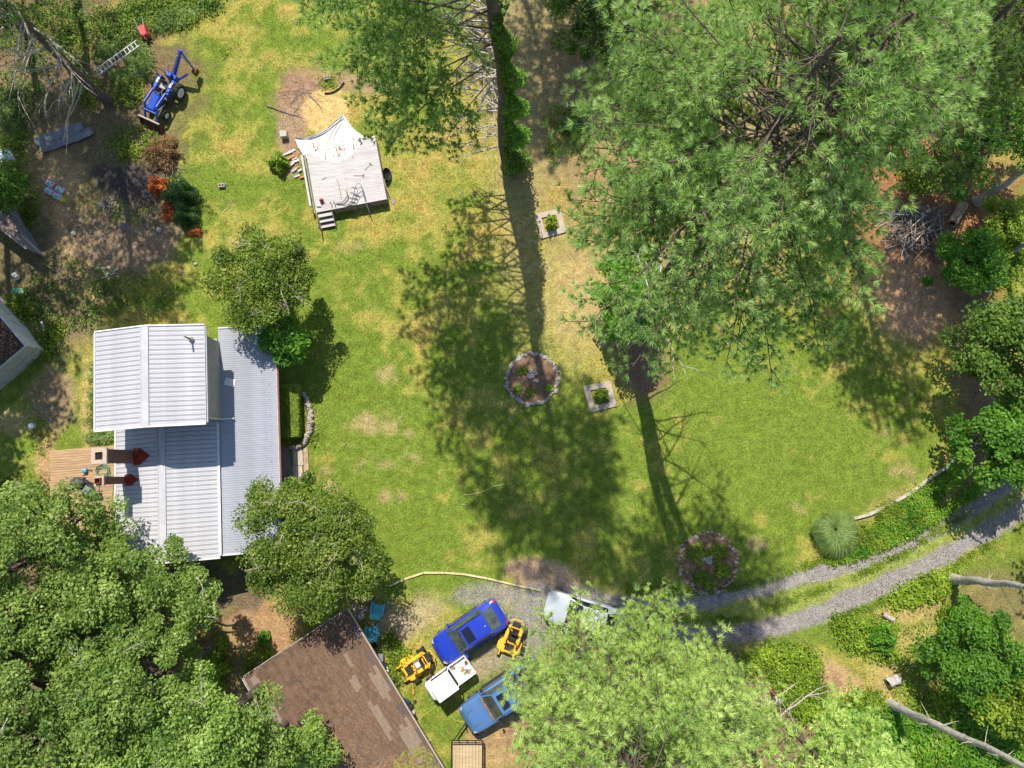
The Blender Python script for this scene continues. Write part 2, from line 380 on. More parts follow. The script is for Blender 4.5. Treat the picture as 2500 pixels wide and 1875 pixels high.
# under the oaks, behind the garage
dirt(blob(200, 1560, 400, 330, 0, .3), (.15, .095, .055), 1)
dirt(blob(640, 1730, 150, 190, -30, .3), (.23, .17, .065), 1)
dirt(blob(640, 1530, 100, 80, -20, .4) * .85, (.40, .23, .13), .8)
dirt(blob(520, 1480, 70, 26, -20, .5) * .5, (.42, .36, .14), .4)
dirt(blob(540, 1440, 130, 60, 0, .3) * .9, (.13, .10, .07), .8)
# parking place and drive
pts_ = [(1190, 1452, 84, 30, -5), (1290, 1468, 90, 40, 6), (1275, 1550, 66, 74, 0), (1400, 1500, 120, 70, 5)]
for a in pts_: 
    m = blob(*a, .5); dirt(m * .62, GRAV, 0); gravel = np.maximum(gravel, m * .8)
dirt(blob(1325, 1405, 95, 42, 10, .22, .35), SAND, .25); 
dirt(blob(1380, 1440, 40, 26, 20, .5) * .8, (.42, .31, .25), .3)
dirt(blob(960, 1530, 60, 60, 10, .6) * .75, (.44, .33, .23), .5)
dirt(blob(1030, 1500, 70, 46, -30, .6) * .6, (.46, .35, .22), .5)
dirt(blob(1180, 1620, 60, 36, -30, .5) * .7, (.36, .27, .21), .7)
dirt(blob(940, 1690, 26, 40, -20, .5) * .9, (.47, .32, .20), .5)
dirt(blob(1230, 1810, 110, 66, -30, .4) * .8, (.46, .29, .15), .6)
dirt(blob(1280, 1800, 60, 60, 0, .4) * .7, (.44, .24, .12), .7)
def track(P, hw, soft=7):
    m = np.zeros(X.shape); P = np.array(P, float)
    for a, b in zip(P[:-1], P[1:]):
        d = b - a; L2 = (d ** 2).sum(); t = np.clip(((PXX - a[0]) * d[0] + (PYY - a[1]) * d[1]) / L2, 0, 1)
        dd = np.hypot(PXX - a[0] - t * d[0], PYY - a[1] - t * d[1]) + (n2 - .5) * 22 + (n4 - .5) * 9
        m = np.maximum(m, 1 - S(dd, hw - soft, hw + soft))
    return m
T1 = [(1300, 1440), (1440, 1462), (1560, 1480), (1700, 1474), (1850, 1442), (1968, 1406), (2056, 1384), (2145, 1355), (2234, 1320), (2293, 1289), (2380, 1238), (2455, 1190), (2560, 1115)]
T2 = [(1440, 1510), (1600, 1530), (1700, 1555), (1850, 1545), (1990, 1500), (2080, 1462), (2175, 1421), (2293, 1364), (2382, 1314), (2455, 1270), (2580, 1190)]
DRIVE = track(T1, 95, 30)
dirt(track(T1, 78, 20) * (PYY < 1500) * .0, SAND, 0)
m = track([(1700, 1514), (1860, 1495), (1980, 1455), (2070, 1424), (2175, 1384), (2293, 1326), (2400, 1268), (2520, 1190)], 30, 12); lay(m * .75, (.27, .31, .075)); grassy = np.maximum(grassy, m)
for tr, hw in ((T1, 17), (T2, 21)):
    m = track(tr, hw); dirt(m, GRAV, 0); gravel = np.maximum(gravel, m)
m = track([(2060, 1440), (2230, 1365)], 9); 
# right-hand rough ground
dirt(blob(2230, 1640, 120, 150, -20, .5) * .75, (.46, .33, .14), .5)
dirt(blob(2060, 1670, 130, 40, 40, .5) * .9, (.47, .29, .16), .7)
dirt(blob(2150, 1760, 60, 50, 40, .5) * .8, (.46, .28, .16), .7)
dirt(blob(2230, 1480, 110, 40, -20, .5) * .6, (.44, .32, .14), .4)
dirt(blob(2430, 1480, 110, 100, 0, .4) * .8, (.17, .135, .06), 1)
dirt(blob(2350, 1640, 60, 90, 0, .5) * .8, (.24, .12, .06), 1)
dirt(blob(1900, 1660, 90, 60, 0, .4), (.13, .11, .05), 1)
dirt(blob(1650, 1750, 420, 200, 0, .4), (.22, .14, .085), 1)
dirt(blob(2210, 1250, 190, 60, -30, .4) * .5, (.40, .28, .13), .7)
# walks beside the house
nx, ny = X.shape
Z = np.zeros(X.shape) + (n2 - .5) * .05 + (n4 - .5) * .02; Z[(np.abs(X) > 37) | (Y < -20) | (Y > 35)] = 0
V = np.stack([X, Y, Z], -1).reshape(-1, 3)
I = np.arange(nx * ny).reshape(nx, ny)
F = np.stack([I[:-1, :-1], I[1:, :-1], I[1:, 1:], I[:-1, 1:]], -1).reshape(-1, 4)
gm = bpy.data.materials.new('ground'); gm.use_nodes = True; N = gm.node_tree; B = N.nodes['Principled BSDF']; B.inputs['Roughness'].default_value = 1; B.inputs['Specular IOR Level'].default_value = .1
def nn(t, **k):
    n = N.nodes.new(t)
    for a, b in k.items(): setattr(n, a, b)
    return n
ca = nn('ShaderNodeVertexColor', layer_name='cover'); cm = nn('ShaderNodeVertexColor', layer_name='kind'); tcg = nn('ShaderNodeTexCoord'); sep = nn('ShaderNodeSeparateColor')
N.links.new(cm.outputs[0], sep.inputs[0])
def noise(sc, det=3, rough=.6):
    n = nn('ShaderNodeTexNoise'); n.inputs['Scale'].default_value = sc; n.inputs['Detail'].default_value = det; n.inputs['Roughness'].default_value = rough
    N.links.new(tcg.outputs['Object'], n.inputs['Vector']); return n.outputs['Fac']
def ramp(src, a, b, c0, c1):
    m = nn('ShaderNodeMapRange'); m.inputs[1].default_value = a; m.inputs[2].default_value = b; m.inputs[3].default_value = c0; m.inputs[4].default_value = c1; N.links.new(src, m.inputs[0]); return m.outputs[0]
def mul(a, b):
    m = nn('ShaderNodeMath', operation='MULTIPLY'); N.links.new(a, m.inputs[0])
    if isinstance(b, (int, float)): m.inputs[1].default_value = b
    else: N.links.new(b, m.inputs[1])
    return m.outputs[0]
def mixc(fac, a, b):
    m = nn('ShaderNodeMix', data_type='RGBA'); N.links.new(fac, m.inputs[0])
    for s_, v in ((6, a), (7, b)):
        if isinstance(v, tuple): m.inputs[s_].default_value = (*v, 1)
        else: N.links.new(v, m.inputs[s_])
    return m.outputs[2]
f1 = ramp(noise(9, 4, .72), .36, .64, .64, 1.34); f2 = ramp(noise(2.2, 4, .65), .35, .65, .76, 1.22)
vs = nn('ShaderNodeVectorMath', operation='SCALE'); N.links.new(ca.outputs[0], vs.inputs[0]); N.links.new(mul(f1, f2), vs.inputs['Scale'])
col = vs.outputs[0]
col = mixc(mul(ramp(noise(14, 3, .7), .55, .68, 0, .35), sep.outputs[0]), col, (.46, .36, .12))       # dead stalks in the lawn
col = mixc(mul(ramp(noise(5.5, 4, .7), .56, .68, 0, .4), sep.outputs[0]), col, (.08, .16, .015))      # clover and darker tufts
col = mixc(mul(ramp(noise(17, 3, .75), .55, .62, 0, .8), sep.outputs[1]), col, (.055, .038, .025))   # dark litter
col = mixc(mul(ramp(noise(23, 3, .75), .56, .64, 0, .75), sep.outputs[1]), col, (.55, .40, .24))     # pale chips
col = mixc(mul(ramp(noise(30, 2, .8), .5, .64, 0, .6), sep.outputs[2]), col, (.56, .54, .53))        # gravel
col = mixc(mul(ramp(noise(26, 2, .8), .56, .68, 0, .6), sep.outputs[2]), col, (.14, .13, .14))
N.links.new(col, B.inputs['Base Color'])
bp = nn('ShaderNodeBump'); bp.inputs['Strength'].default_value = .9; bp.inputs['Distance'].default_value = .06; N.links.new(noise(13, 5, .75), bp.inputs['Height']); N.links.new(bp.outputs[0], B.inputs['Normal'])
ground = np_mesh('ground', V, F, 4, gm, smooth=True); tag(ground, kind='structure')
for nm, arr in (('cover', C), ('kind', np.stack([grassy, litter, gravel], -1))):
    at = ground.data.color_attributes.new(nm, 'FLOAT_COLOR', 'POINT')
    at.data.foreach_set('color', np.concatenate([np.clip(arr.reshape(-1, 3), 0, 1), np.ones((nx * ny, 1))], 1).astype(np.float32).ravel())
def gz(p): return Vector((p[0], p[1], 0))

# ------------------------------------------------------------------ foliage makers
def unit(n):
    a = rng.normal(size=(n, 3)); return a / np.linalg.norm(a, axis=1, keepdims=True)
def leaf_quads(P, size, up=.6, asp=.55, fold=.0, sj=.35):
    n = len(P); nrm = unit(n); nrm[:, 2] = np.abs(nrm[:, 2]) + up; nrm /= np.linalg.norm(nrm, axis=1, keepdims=True)
    t = unit(n); a = np.cross(nrm, t); a /= np.linalg.norm(a, axis=1, keepdims=True) + 1e-9; b = np.cross(nrm, a)
    s = (size * (1 + rng.uniform(-sj, sj, n)))[:, None]
    V = np.stack([P - a * s * .5, P + b * s * asp * .5 + nrm * s * fold, P + a * s * .5, P - b * s * asp * .5 + nrm * s * fold], 1).reshape(-1, 3)
    return V, np.arange(n * 4).reshape(-1, 4)
def needle_tris(P, D, K, ln, wd, spread=.62):
    n = len(P); P = np.repeat(P, K, 0); D = np.repeat(D, K, 0)
    d = D / (np.linalg.norm(D, axis=1, keepdims=True) + 1e-6) * .8 + unit(n * K) * spread; d /= np.linalg.norm(d, axis=1, keepdims=True)
    up_ = unit(n * K) * .55; up_[:, 2] += 1.0; sd = np.cross(d, up_); sd /= np.linalg.norm(sd, axis=1, keepdims=True) + 1e-9
    L = (ln * rng.uniform(.7, 1.2, n * K) * np.repeat(rng.uniform(.65, 1.4, n), K))[:, None]
    V = np.stack([P - sd * wd * .5, P + sd * wd * .5, P + d * L], 1).reshape(-1, 3)
    return V, np.arange(n * K * 3).reshape(-1, 3)
def crooked(a, d, L, n=5, jit=.12, droop=0.0, rd=random):
    p = Vector(a); d = Vector(d).normalized(); out = [p.copy()]
    for i in range(n):
        d = (d + Vector((rd.uniform(-jit, jit), rd.uniform(-jit, jit), rd.uniform(-jit, jit) - droop))).normalized()
        p = p + d * (L / n); out.append(p.copy())
    return out
TREES = []
from mathutils.noise import noise as pnoise
def pine(label, x, y, h, zc0, rad, lean=(0, 0), r0=.28, nl=60, seed=1, needles='pine_needles', bark='bark', dead=0, dead_z=(3, 12), split=None,
         dead_az=None, name='pine_tree', group=None, K=16, step=.2, dead_len=(1.2, 3.2), tl=.22, sub=1.0, twd=.034, bare=lambda u: .28, clump=(.55, -.13)):
    rd = random.Random(seed); root = thing(name, label, 'tree', (x, y, 0), 0, group)
    def tr(z, k=0):
        t = z / h; bx = x + lean[0] * t * h / 15; by = y + lean[1] * t * h / 15
        if split and k: 
            q = max(0, z - split[0]) / (h - split[0]); bx += split[1] * q; by += split[2] * q
        return Vector((bx + .12 * sin(z * .5 + seed), by + .12 * cos(z * .45 + seed), z))
    wood = MB()
    zs = [0, .3] + [h * i / 12 for i in range(1, 13)]
    for k in range(2 if split else 1):
        zz = [z for z in zs if not k or z >= split[0] - .5]
        wood.tube([tr(z, k) for z in zz], [(r0 * (1 - .93 * z / h) * (1.35 if z < .1 else 1)) + .015 for z in zz], 10)
    TP = []; TD = []
    for i in range(nl):
        k = (i % 2) if split else 0
        u = (i + .5) / nl; z = zc0 + (h - zc0) * u; az = i * 2.39996 + rd.uniform(-.3, .3)
        L = rad(az % (2 * pi), u) * rd.uniform(.72, 1.08)
        if L < .3: continue
        a = tr(z, k); d = Vector((cos(az), sin(az), .30 - .12 * (1 - u)))
        pts = crooked(a, d, L, 6, .11, .035, rd); wood.tube(pts, [max(.010, .007 + .0062 * L * (1 - j / 6.5)) for j in range(7)], 5, False)
        # side shoots carrying plumes of needles
        s = bare(u) * L; side = 1
        while s < L:
            t = s / L * 6; j = min(5, int(t)); p = pts[j].lerp(pts[j + 1], t - j); ax = (pts[j + 1] - pts[j]).normalized()
            if s < .68 * L and pnoise(p * clump[0] + Vector((seed, 0, 0))) < (clump[1](u) if callable(clump[1]) else clump[1]): side = -side; s += .3; continue
            ang = side * rd.uniform(.5, 1.05); d2 = Vector((ax.x * cos(ang) - ax.y * sin(ang), ax.x * sin(ang) + ax.y * cos(ang), ax.z + rd.uniform(-.05, .22)))
            L2 = (.36 * (L - s) + .55) * rd.uniform(.7, 1.2) * sub; q = crooked(p, d2, L2, 3, .18, .02, rd)
            wood.tube(q, [.018, .014, .011, .008], 3, False)
            m = max(2, int(L2 / step))
            for e in range(m):
                tt = (e + .6) / m * 3; jj = min(2, int(tt)); pp = q[jj].lerp(q[jj + 1], tt - jj); dd = (q[jj + 1] - q[jj]).normalized()
                for r_ in range(3):
                    o = Vector((rd.uniform(-1, 1), rd.uniform(-1, 1), rd.uniform(-.6, 1.0))) * .17
                    TP.append(pp + o); TD.append(dd * .55 + o * 2.2 + Vector((0, 0, .35)))
            side = -side; s += rd.uniform(.30, .5)
        TP.append(pts[-1]); TD.append((pts[-1] - pts[-2]).normalized())
    wood.build('trunk', M[bark], root, smooth=True)
    TP = np.array([tuple(p) for p in TP]); TD = np.array([tuple(p) for p in TD])
    V, F = needle_tris(TP, TD, K, tl, twd); np_mesh('crown', V, F, 3, M[needles], root)
    for i in range(dead):
        z = dead_z[0] + (dead_z[1] - dead_z[0]) * (i + rd.random() * .5) / dead; k = (i % 2) if split else 0
        az = rd.uniform(*(dead_az or (0, 2 * pi))); a = tr(z, k); L = rd.uniform(*dead_len)
        b = MB(); pts = crooked(a, (cos(az), sin(az), rd.uniform(-.1, .35)), L, 5, .22, .02, rd); b.tube(pts, [.055, .045, .036, .028, .02, .01], 5)
        for q in range(rd.randint(1, 4)):
            j = rd.randint(1, 4); dd = (pts[j + 1] - pts[j]); b.tube(crooked(pts[j], (dd.x + rd.uniform(-.6, .6) * dd.length, dd.y + rd.uniform(-.6, .6) * dd.length, dd.z), L * .4, 3, .25, 0, rd), [.028, .02, .015, .007], 4)
        b.build('dead_branch', M['dead_wood'], root)
    TREES.append((root, len(F) / 2)); return root
def broadleaf(label, x, y, h, r, z0, nc=60, per=170, size=.2, leaves='oak_leaves', seed=1, cr=.8, bark='bark', name='broadleaf_tree', cat='tree', group=None, lean=(0, 0), rfun=None,
              asp=.55, stems=1, gap=0.0, twigs=0, droop=0):
    global rng
    rd = random.Random(seed); root = thing(name, label, cat, (x, y, 0), 0, group)
    save = rng; rng = np.random.default_rng(seed)
    cz = (z0 + h) / 2; hz = (h - z0) / 2; C = []
    cx, cy = x + lean[0], y + lean[1]
    for i in range(nc):
        az = i * 2.39996 + rd.uniform(-.4, .4); u = sqrt((i + .5) / nc); rr = r * (rfun(az % (2 * pi)) if rfun else 1) * u * rd.uniform(.85, 1.12)
        zt = cz + hz * sqrt(max(0, 1 - (u * .97) ** 2)) * rd.uniform(.55, 1) - (rd.random() < .3) * rd.uniform(.3, .9) * hz
        if rd.random() < gap: continue
        C.append((cx + rr * cos(az), cy + rr * sin(az), zt))
    C = np.array(C); n = len(C)
    off = unit(n * per) * (rng.random((n * per, 1)) ** .45) * cr * np.repeat(rng.uniform(.6, 1.25, (n, 1)), per, 0); off[:, 2] *= .62
    P = np.repeat(C, per, 0) + off
    if droop: P[:, 2] -= droop * np.hypot(off[:, 0], off[:, 1]) ** 2
    P[:, 2] = np.maximum(P[:, 2], .06)
    V, F = leaf_quads(P, size, .7, asp, .06); np_mesh('crown', V, F, 4, M[leaves], root)
    wood = MB(); tr = max(.04, h * .022)
    for s in range(stems):
        a = s * 2.1; bx, by = x + (stems > 1) * .2 * cos(a), y + (stems > 1) * .2 * sin(a)
        top = Vector((cx + (stems > 1) * r * .3 * cos(a), cy + (stems > 1) * r * .3 * sin(a), z0 + hz * 1.2))
        wood.tube([Vector((bx, by, 0)), Vector((bx, by, 0)).lerp(top, .4), top], [tr * 1.3, tr, tr * .45], 8)
    for c in C[::max(1, n // 26)]:
        c = Vector(c); a = Vector((x, y, 0)).lerp(Vector((cx, cy, z0 + hz)), rd.uniform(.5, .95)); mid = a.lerp(c, .5) + Vector((0, 0, .15 * r)) * rd.random()
        wood.tube([a, mid, c], [tr * .45, tr * .3, tr * .1 + .006], 5, False)
    wood.build('trunk', M[bark], root, smooth=True)
    for i in range(twigs):       # bare branch ends showing through the leaves
        c = Vector(C[rd.randrange(n)]) + Vector((0, 0, cr * .35)); b = MB(); az = rd.uniform(0, 6.3)
        p = crooked(c, (cos(az), sin(az), .12), rd.uniform(.7, 1.5), 4, .3, 0, rd); b.tube(p, [.022, .018, .014, .010, .005], 4)
        for q in range(3): b.tube(crooked(p[q + 1], (cos(az + rd.uniform(-1, 1)), sin(az + rd.uniform(-1, 1)), .1), .5, 3, .3, 0, rd), [.012, .009, .007, .004], 3)
        b.build('bare_branch', M['dead_wood'], root)
    rng = save; TREES.append((root, len(F) )); return root

# ================================================================== HOUSE
HO = Vector((-18.4, 2.2, 0)); HA = radians(4.0)
house = thing('house', 'white metal roofed house with a taller gabled block and a grey lean-to along its side', 'house', HO, HA)
def hl(p):      # world -> house frame
    q = Matrix.Rotation(-HA, 3, 'Z') @ (Vector(p) - HO); return q
def wallbox(name, x0, x1, y0, y1, z0, z1, m='house_siding', parent=house):
    b = MB(); b.box(((x0 + x1) / 2, (y0 + y1) / 2, (z0 + z1) / 2), (x1 - x0, y1 - y0, z1 - z0)); return b.build(name, M[m], parent, world=False)
def roof_panels(parent, x0, z0, x1, z1, y0, y1, step, m, seam, ribs=True, name='roof_panel'):
    """metal sheets running from (x0,z0) to (x1,z1), laid side by side along y, a raised seam on the edge of each"""
    n = max(1, round((y1 - y0) / step)); st = (y1 - y0) / n
    a = Vector((x0, 0, z0)); b = Vector((x1, 0, z1)); L = (b - a).length; q = (b - a).to_track_quat('X', 'Z').to_matrix(); up = q @ Vector((0, 0, 1))
    if up.z < 0: up = -up
    me = None
    for i in range(n):
        if me is None:
            s = MB(); mid = (a + b) / 2
            s.box(mid - up * .02, (L, st - (.022 if st > .2 else .018), .04), M=q)
            s.box(mid + up * .010 + Vector((0, st * .5 - .030, 0)), (L - .02, .022, .022), M=q)
            s.box(mid + up * .004 + Vector((0, -.02, 0)), (L - .02, .02, .01), M=q)
            o = s.build(name, M[m], parent, world=False); me = o.data
        else: o = link(name, me, parent)
        o.location = (0, y0 + st * (i + .5), random.uniform(-.003, .003))
    s = MB(); mid = (a + b) / 2; s.box((mid.x, (y0 + y1) / 2, mid.z - .065), (L * .985, y1 - y0 - .04, .04), M=q); s.build('rib_shade_backing', M[seam], parent, world=False)  # dark sheet seen through the panel gaps, paints the ribs' shade
# upper block
UX0, UX1, UY0, UY1, UR = -2.85, 2.79, .04, 5.15, .0
ZE, ZR = 5.75, 6.40
wallbox('upper_wall', UX0 + .35, UX1 - .36, UY0 + .35, UY1 - .35, 2.6, 5.68)
g1 = MB(); g1.add([(UX0 + .35, UY0 + .355, 5.6), (UX1 - .36, UY0 + .355, 5.6), (0, UY0 + .355, 6.3), (UX0 + .35, UY1 - .355, 5.6), (UX1 - .36, UY1 - .355, 5.6), (0, UY1 - .355, 6.3)], [(0, 1, 2), (3, 5, 4), (0, 3, 4, 1), (1, 4, 5, 2), (0, 2, 5, 3)])
g1.build('gable', M['house_siding'], house, world=False)
roof_panels(house, UX0, ZE, 0, ZR, UY0, UY1, .243, 'white_metal', 'rib_shade'); roof_panels(house, UX1, ZE, 0, ZR, UY0, UY1, .243, 'white_metal', 'rib_shade')
# lower block
LX0, LX1, LR, LY0, LY1 = -3.26, 2.3, -.48, -6.95, 1.6
LE, LRZ = 3.1, 3.72
wallbox('lower_wall', LX0 + .35, LX1, LY0 + .35, 5.0, 0, 2.95)
g1 = MB(); y = LY0 + .355; g1.add([(LX0 + .35, y, 2.9), (LX1 - .1, y, 2.9), (LR, y, 3.62), (LX0 + .35, y + .1, 2.9), (LX1 - .1, y + .1, 2.9), (LR, y + .1, 3.62)], [(0, 1, 2), (3, 5, 4), (0, 2, 5, 3), (1, 4, 5, 2)]); g1.build('gable', M['house_siding'], house, world=False)
roof_panels(house, LX0, LE, LR, LRZ, LY0, UY0 + .34, .243, 'white_metal', 'rib_shade'); roof_panels(house, LX1, LE, LR, LRZ, LY0, UY0 + .34, .243, 'white_metal', 'rib_shade')
# lean-to
wallbox('porch_wall', LX1 + .003, 4.75, LY0 + .6, 5.2, 0, 2.5)
roof_panels(house, 5.38, 2.52, LX1 + .02, 3.0, LY0 + .12, UY0 + .3, .125, 'porch_metal', 'rib_shade')
roof_panels(house, 5.38, 2.52, UX1 - .42 + .005, 2.98, UY0 + .3, 5.55, .125, 'porch_metal', 'rib_shade')
for x in (0, LR):
    y0, y1, z = (UY0, UY1, ZR) if x == 0 else (LY0, UY0 + .34, LRZ)
    b = MB(); yy0, yy1 = y0 - .02, y1 + .02
    b.add([(x - .19, yy0, z - .012), (x, yy0, z + .06), (x + .19, yy0, z - .012), (x - .19, yy1, z - .012), (x, yy1, z + .06), (x + .19, yy1, z - .012)], [(0, 3, 4, 1), (1, 4, 5, 2), (0, 1, 2), (3, 5, 4)])
    for dx in (-.19, .19): b.beam((x + dx, yy0, z + .005), (x + dx, yy1, z + .005), .03, .03)
    b.build('ridge_cap', M['white_metal'], house, world=False)
def rake(pts, m='trim_white', name='roof_trim', wd=.07, ht=.14):
    b = MB()
    for a, c in zip(pts[:-1], pts[1:]): b.beam(a, c, wd, ht)
    return b.build(name, M[m], house, world=False)
rake([(UX0, UY0 - .03, ZE - .01), (0, UY0 - .03, ZR - .01), (UX1, UY0 - .03, ZE - .01)]); rake([(UX0, UY1 + .03, ZE - .01), (0, UY1 + .03, ZR - .01), (UX1, UY1 + .03, ZE - .01)])
rake([(UX0 - .03, UY0, ZE - .03), (UX0 - .03, UY1, ZE - .03)]); rake([(LX0 - .03, LY0, LE - .03), (LX0 - .03, UY0 + .3, LE - .03)]); rake([(LX0, LY0 - .03, LE - .01), (LR, LY0 - .03, LRZ - .01), (LX1, LY0 - .03, LE - .01)])
rake([(LX1 + .02, LY0 + .1, LE + .03), (LX1 + .02, UY0 + .3, LE + .03)], wd=.14, ht=.03)
rake([(LX1, LY0 + .09, 2.98), (5.38, LY0 + .09, 2.50)]); rake([(UX1 - .4, 5.58, 2.98), (5.38, 5.58, 2.50)])
b = MB(); b.beam((5.45, LY0 + .1, 2.45), (5.45, 5.55, 2.45), .10, .10); gt = b.build('gutter', M['fascia_red'], house, world=False)
b = MB(); b.beam((5.40, LY0 + .1, 2.50), (5.40, 5.55, 2.50), .025, .05); b.build('drip_edge', M['trim_white'], house, world=False)
b = MB(); b.box((UX1 + .035, 2.6, 5.66), (.10, UY1 - UY0 - .1, .02)); b.box((UX1 + .005, 2.6, 5.71), (.02, UY1 - UY0 - .1, .12)); b.box((UX1 + .095, 2.6, 5.71), (.02, UY1 - UY0 - .1, .12)); b.build('gutter', M['white_metal'], house, world=False)
b = MB(); b.tube([(UX1 + .05, UY0 + .15, 5.66), (UX1 - .3, UY0 + .4, 5.3), (UX1 - .36, UY0 + .42, 3.2), (UX1 + .4, UY0 + .42, 3.06)], .04, 6); b.build('downpipe', M['trim_white'], house, world=False)
for (x, y, z, ax) in ((UX0 + .345, 1.6, 4.6, 0), (UX0 + .345, 3.8, 4.6, 0), (LX0 + .345, -1.2, 1.6, 0), (4.755, -4.5, 1.5, 0), (4.755, -1.5, 1.5, 0), (4.755, 3.0, 1.5, 0)):
    b = MB(); b.box((x, y, z), (.08, 1.2, 1.1)); fr = b.build('window', M['trim_white'], house, world=False); b = MB(); b.box((x, y, z), (.10, 1.06, .96)); b.build('pane', M['window_glass'], fr, world=False)
b = MB(); b.box((0, LY0 + .345, 1.05), (1.0, .07, 2.05)); dr = b.build('door', M['trim_white'], house, world=False); b = MB(); b.blob((.38, LY0 + .29, 1.0), .04); b.build('handle', M['steel'], dr, world=False)
# screws and laps on the lean-to
for i in range(14):
    b = MB(); b.box((5.0, -6.3 + i * .86, 2.61), (.05, .035, .035)); b.build('roof_fixing', M['grey_timber'], house, world=False)
# vent pipe
vp = hl(g(466, 828, 6.0)); b = MB(); b.tube([(vp.x, vp.y, 5.95), (vp.x, vp.y, 6.75)], .045, 8); b.tube([(vp.x, vp.y, 6.0), (vp.x, vp.y, 6.05)], [.14, .09], 10); b.build('vent_pipe', M['grey_timber'], house, world=False)
# loose white board on the lean-to roof
p = g(560, 933, 3.0); tb = thing('white_board', 'white square board lying on the grey lean-to roof beside the taller block', 'board', (p.x, p.y, 2.86), radians(-12))
b = MB(); q = Matrix.Rotation(radians(9), 3, 'Y'); b.box((0, 0, .06), (.56, .40, .06), M=q, bev=.01); b.build('panel', M['white_plastic'], tb, world=False)
# chimneys
def chimney(label, px, py, wx, wy, ztop, flue, px0):
    c = hl(g(px, py, ztop)); t = thing('chimney', label, 'chimney', HO + Matrix.Rotation(HA, 3, 'Z') @ Vector((c.x, c.y, 0)), HA)
    b = MB(); b.box((0, 0, (ztop - .1) / 2), (wx - .08, wy - .08, ztop - .1)); b.build('shaft', M['brown_brick'], t, world=False)
    b = MB(); n = 4
    o = (wx / 2 + .03, wy / 2 + .03); i_ = (flue / 2, flue / 2)
    for z0, z1 in ((ztop - .12, ztop),):
        for cx, cy, dx, dy in ((0, (o[1] + i_[1]) / 2, 2 * o[0], o[1] - i_[1]), (0, -(o[1] + i_[1]) / 2, 2 * o[0], o[1] - i_[1]), ((o[0] + i_[0]) / 2, 0, o[0] - i_[0], 2 * i_[1]), (-(o[0] + i_[0]) / 2, 0, o[0] - i_[0], 2 * i_[1])):
            b.box((cx, cy, (z0 + z1) / 2), (dx, dy, z1 - z0))
    b.build('cap', M['chimney_cap'], t, world=False)
    return t, c
c1, k1 = chimney('broad brown chimney with a square flue, larger of the two beside the metal roof', 241, 1113, .72, .74, 6.35, .38, 322)
b = MB(); b.box((0, 0, 6.236), (.37, .37, .03)); b.build('flue', M['soot_and_hollow_shade'], c1, world=False)
c2, k2 = chimney('narrow brown chimney with a small clay flue, smaller of the two beside the metal roof', 241, 1174, .44, .46, 5.7, .22, 304)
b = MB()
for s in (-1, 1): b.box((s * .13, 0, 5.76), (.04, .30, .16)); b.box((0, s * .13, 5.76), (.22, .04, .16))
b.build('flue', M['clay_flue'], c2, world=False); b = MB(); b.box((0, 0, 5.60), (.21, .21, .02)); b.build('flue_throat', M['soot_and_hollow_shade'], c2, world=False)
for k, wy, ln in ((k1, .70, .85), (k2, .42, .68)):       # red crickets shedding rain round the chimneys
    x0 = k.x + wy / 2 - .05; b = MB(); zz = lambda x: LE + (x - LX0) * (LRZ - LE) / (LR - LX0)
    b.add([(x0 - .1, k.y - wy / 2 - .12, zz(x0) + .04), (x0 - .1, k.y + wy / 2 + .12, zz(x0) + .04), (x0 + ln, k.y, zz(x0 + ln) + .05), (x0 - .1, k.y, zz(x0) + .42), (x0 + ln * .3, k.y + wy / 2 + .1, zz(x0) + .09), (x0 + ln * .3, k.y - wy / 2 - .1, zz(x0) + .09)], [(0, 3, 5), (3, 2, 5), (1, 4, 3), (3, 4, 2), (0, 1, 3)])
    b.build('chimney_flashing', M['red_flashing'], house, world=False)

# small brown timber terrace at the back of the house
dk = thing('terrace', 'brown weathered board terrace against the house wall below the chimneys', 'deck', g(200, 1165, .4).xy.to_3d(), HA + radians(.5))
DW, DL = 3.9, 6.3; nb = 44
for i in range(nb):
    y = 1.62 - i * .145; L = DW * random.uniform(.992, 1); b = MB(); b.box((.12, y, .38 + random.uniform(-.004, .004)), (L, .132, .05)); b.build('board', M['deck_board'], dk, world=False)
b = MB()
for xx in (-1.75, .1, 1.9): b.box((xx, -1.5, .235), (.09, DL - .1, .23)); 
for xx in (-1.75, 1.9):
    for yy in (1.4, -1.5, -4.5): b.box((xx + .1, yy, .06), (.12, .12, .13))
b.build('frame', M['grey_timber'], dk, world=False)
DZ = .41
# kettle of things on the terrace
t = thing('watering_can', 'teal watering can on the terrace boards beside the coiled hose', 'watering can', g(210, 1149, DZ).xy.to_3d() + Vector((0, 0, DZ)), .6)
b = MB(); b.lathe((0, 0, 0), [(.13, 0), (.14, .02), (.13, .22), (.09, .26)], 14); b.build('body', M['light_blue_plastic'], t, smooth=True, world=False)
b = MB(); b.tube([(.1, 0, .06), (.22, 0, .17), (.32, 0, .26)], [.03, .02, .02], 8); b.cyl((.34, 0, .275), .05, .03, 10, (1, 0, .8)); b.build('spout', M['light_blue_plastic'], t, world=False)
b = MB(); b.tube([(-.12, 0, .08), (-.24, 0, .2), (-.16, 0, .32), (0, 0, .3), (.06, 0, .25)], .015, 6); b.build('handle', M['light_blue_plastic'], t, world=False)
p = g(252, 1150, DZ); b = MB(); pts = []
for i in range(110):
    a = i * .33; r = .33 + .09 * sin(i * .21) + .04 * sin(i * .9); pts.append((p.x + r * cos(a) * 1.05 + .03 * sin(i * .13), p.y + r * sin(a) * .95, DZ + .02 + .0008 * i))
b.tube(pts, .014, 5); e = g(278, 1180, DZ); pts2 = [pts[-1], (e.x - .1, e.y + .4, DZ + .03), (e.x, e.y, DZ + .02), (e.x - .05, e.y - 1.2, DZ + .02), (e.x - .15, e.y - 2.1, DZ + .02)]
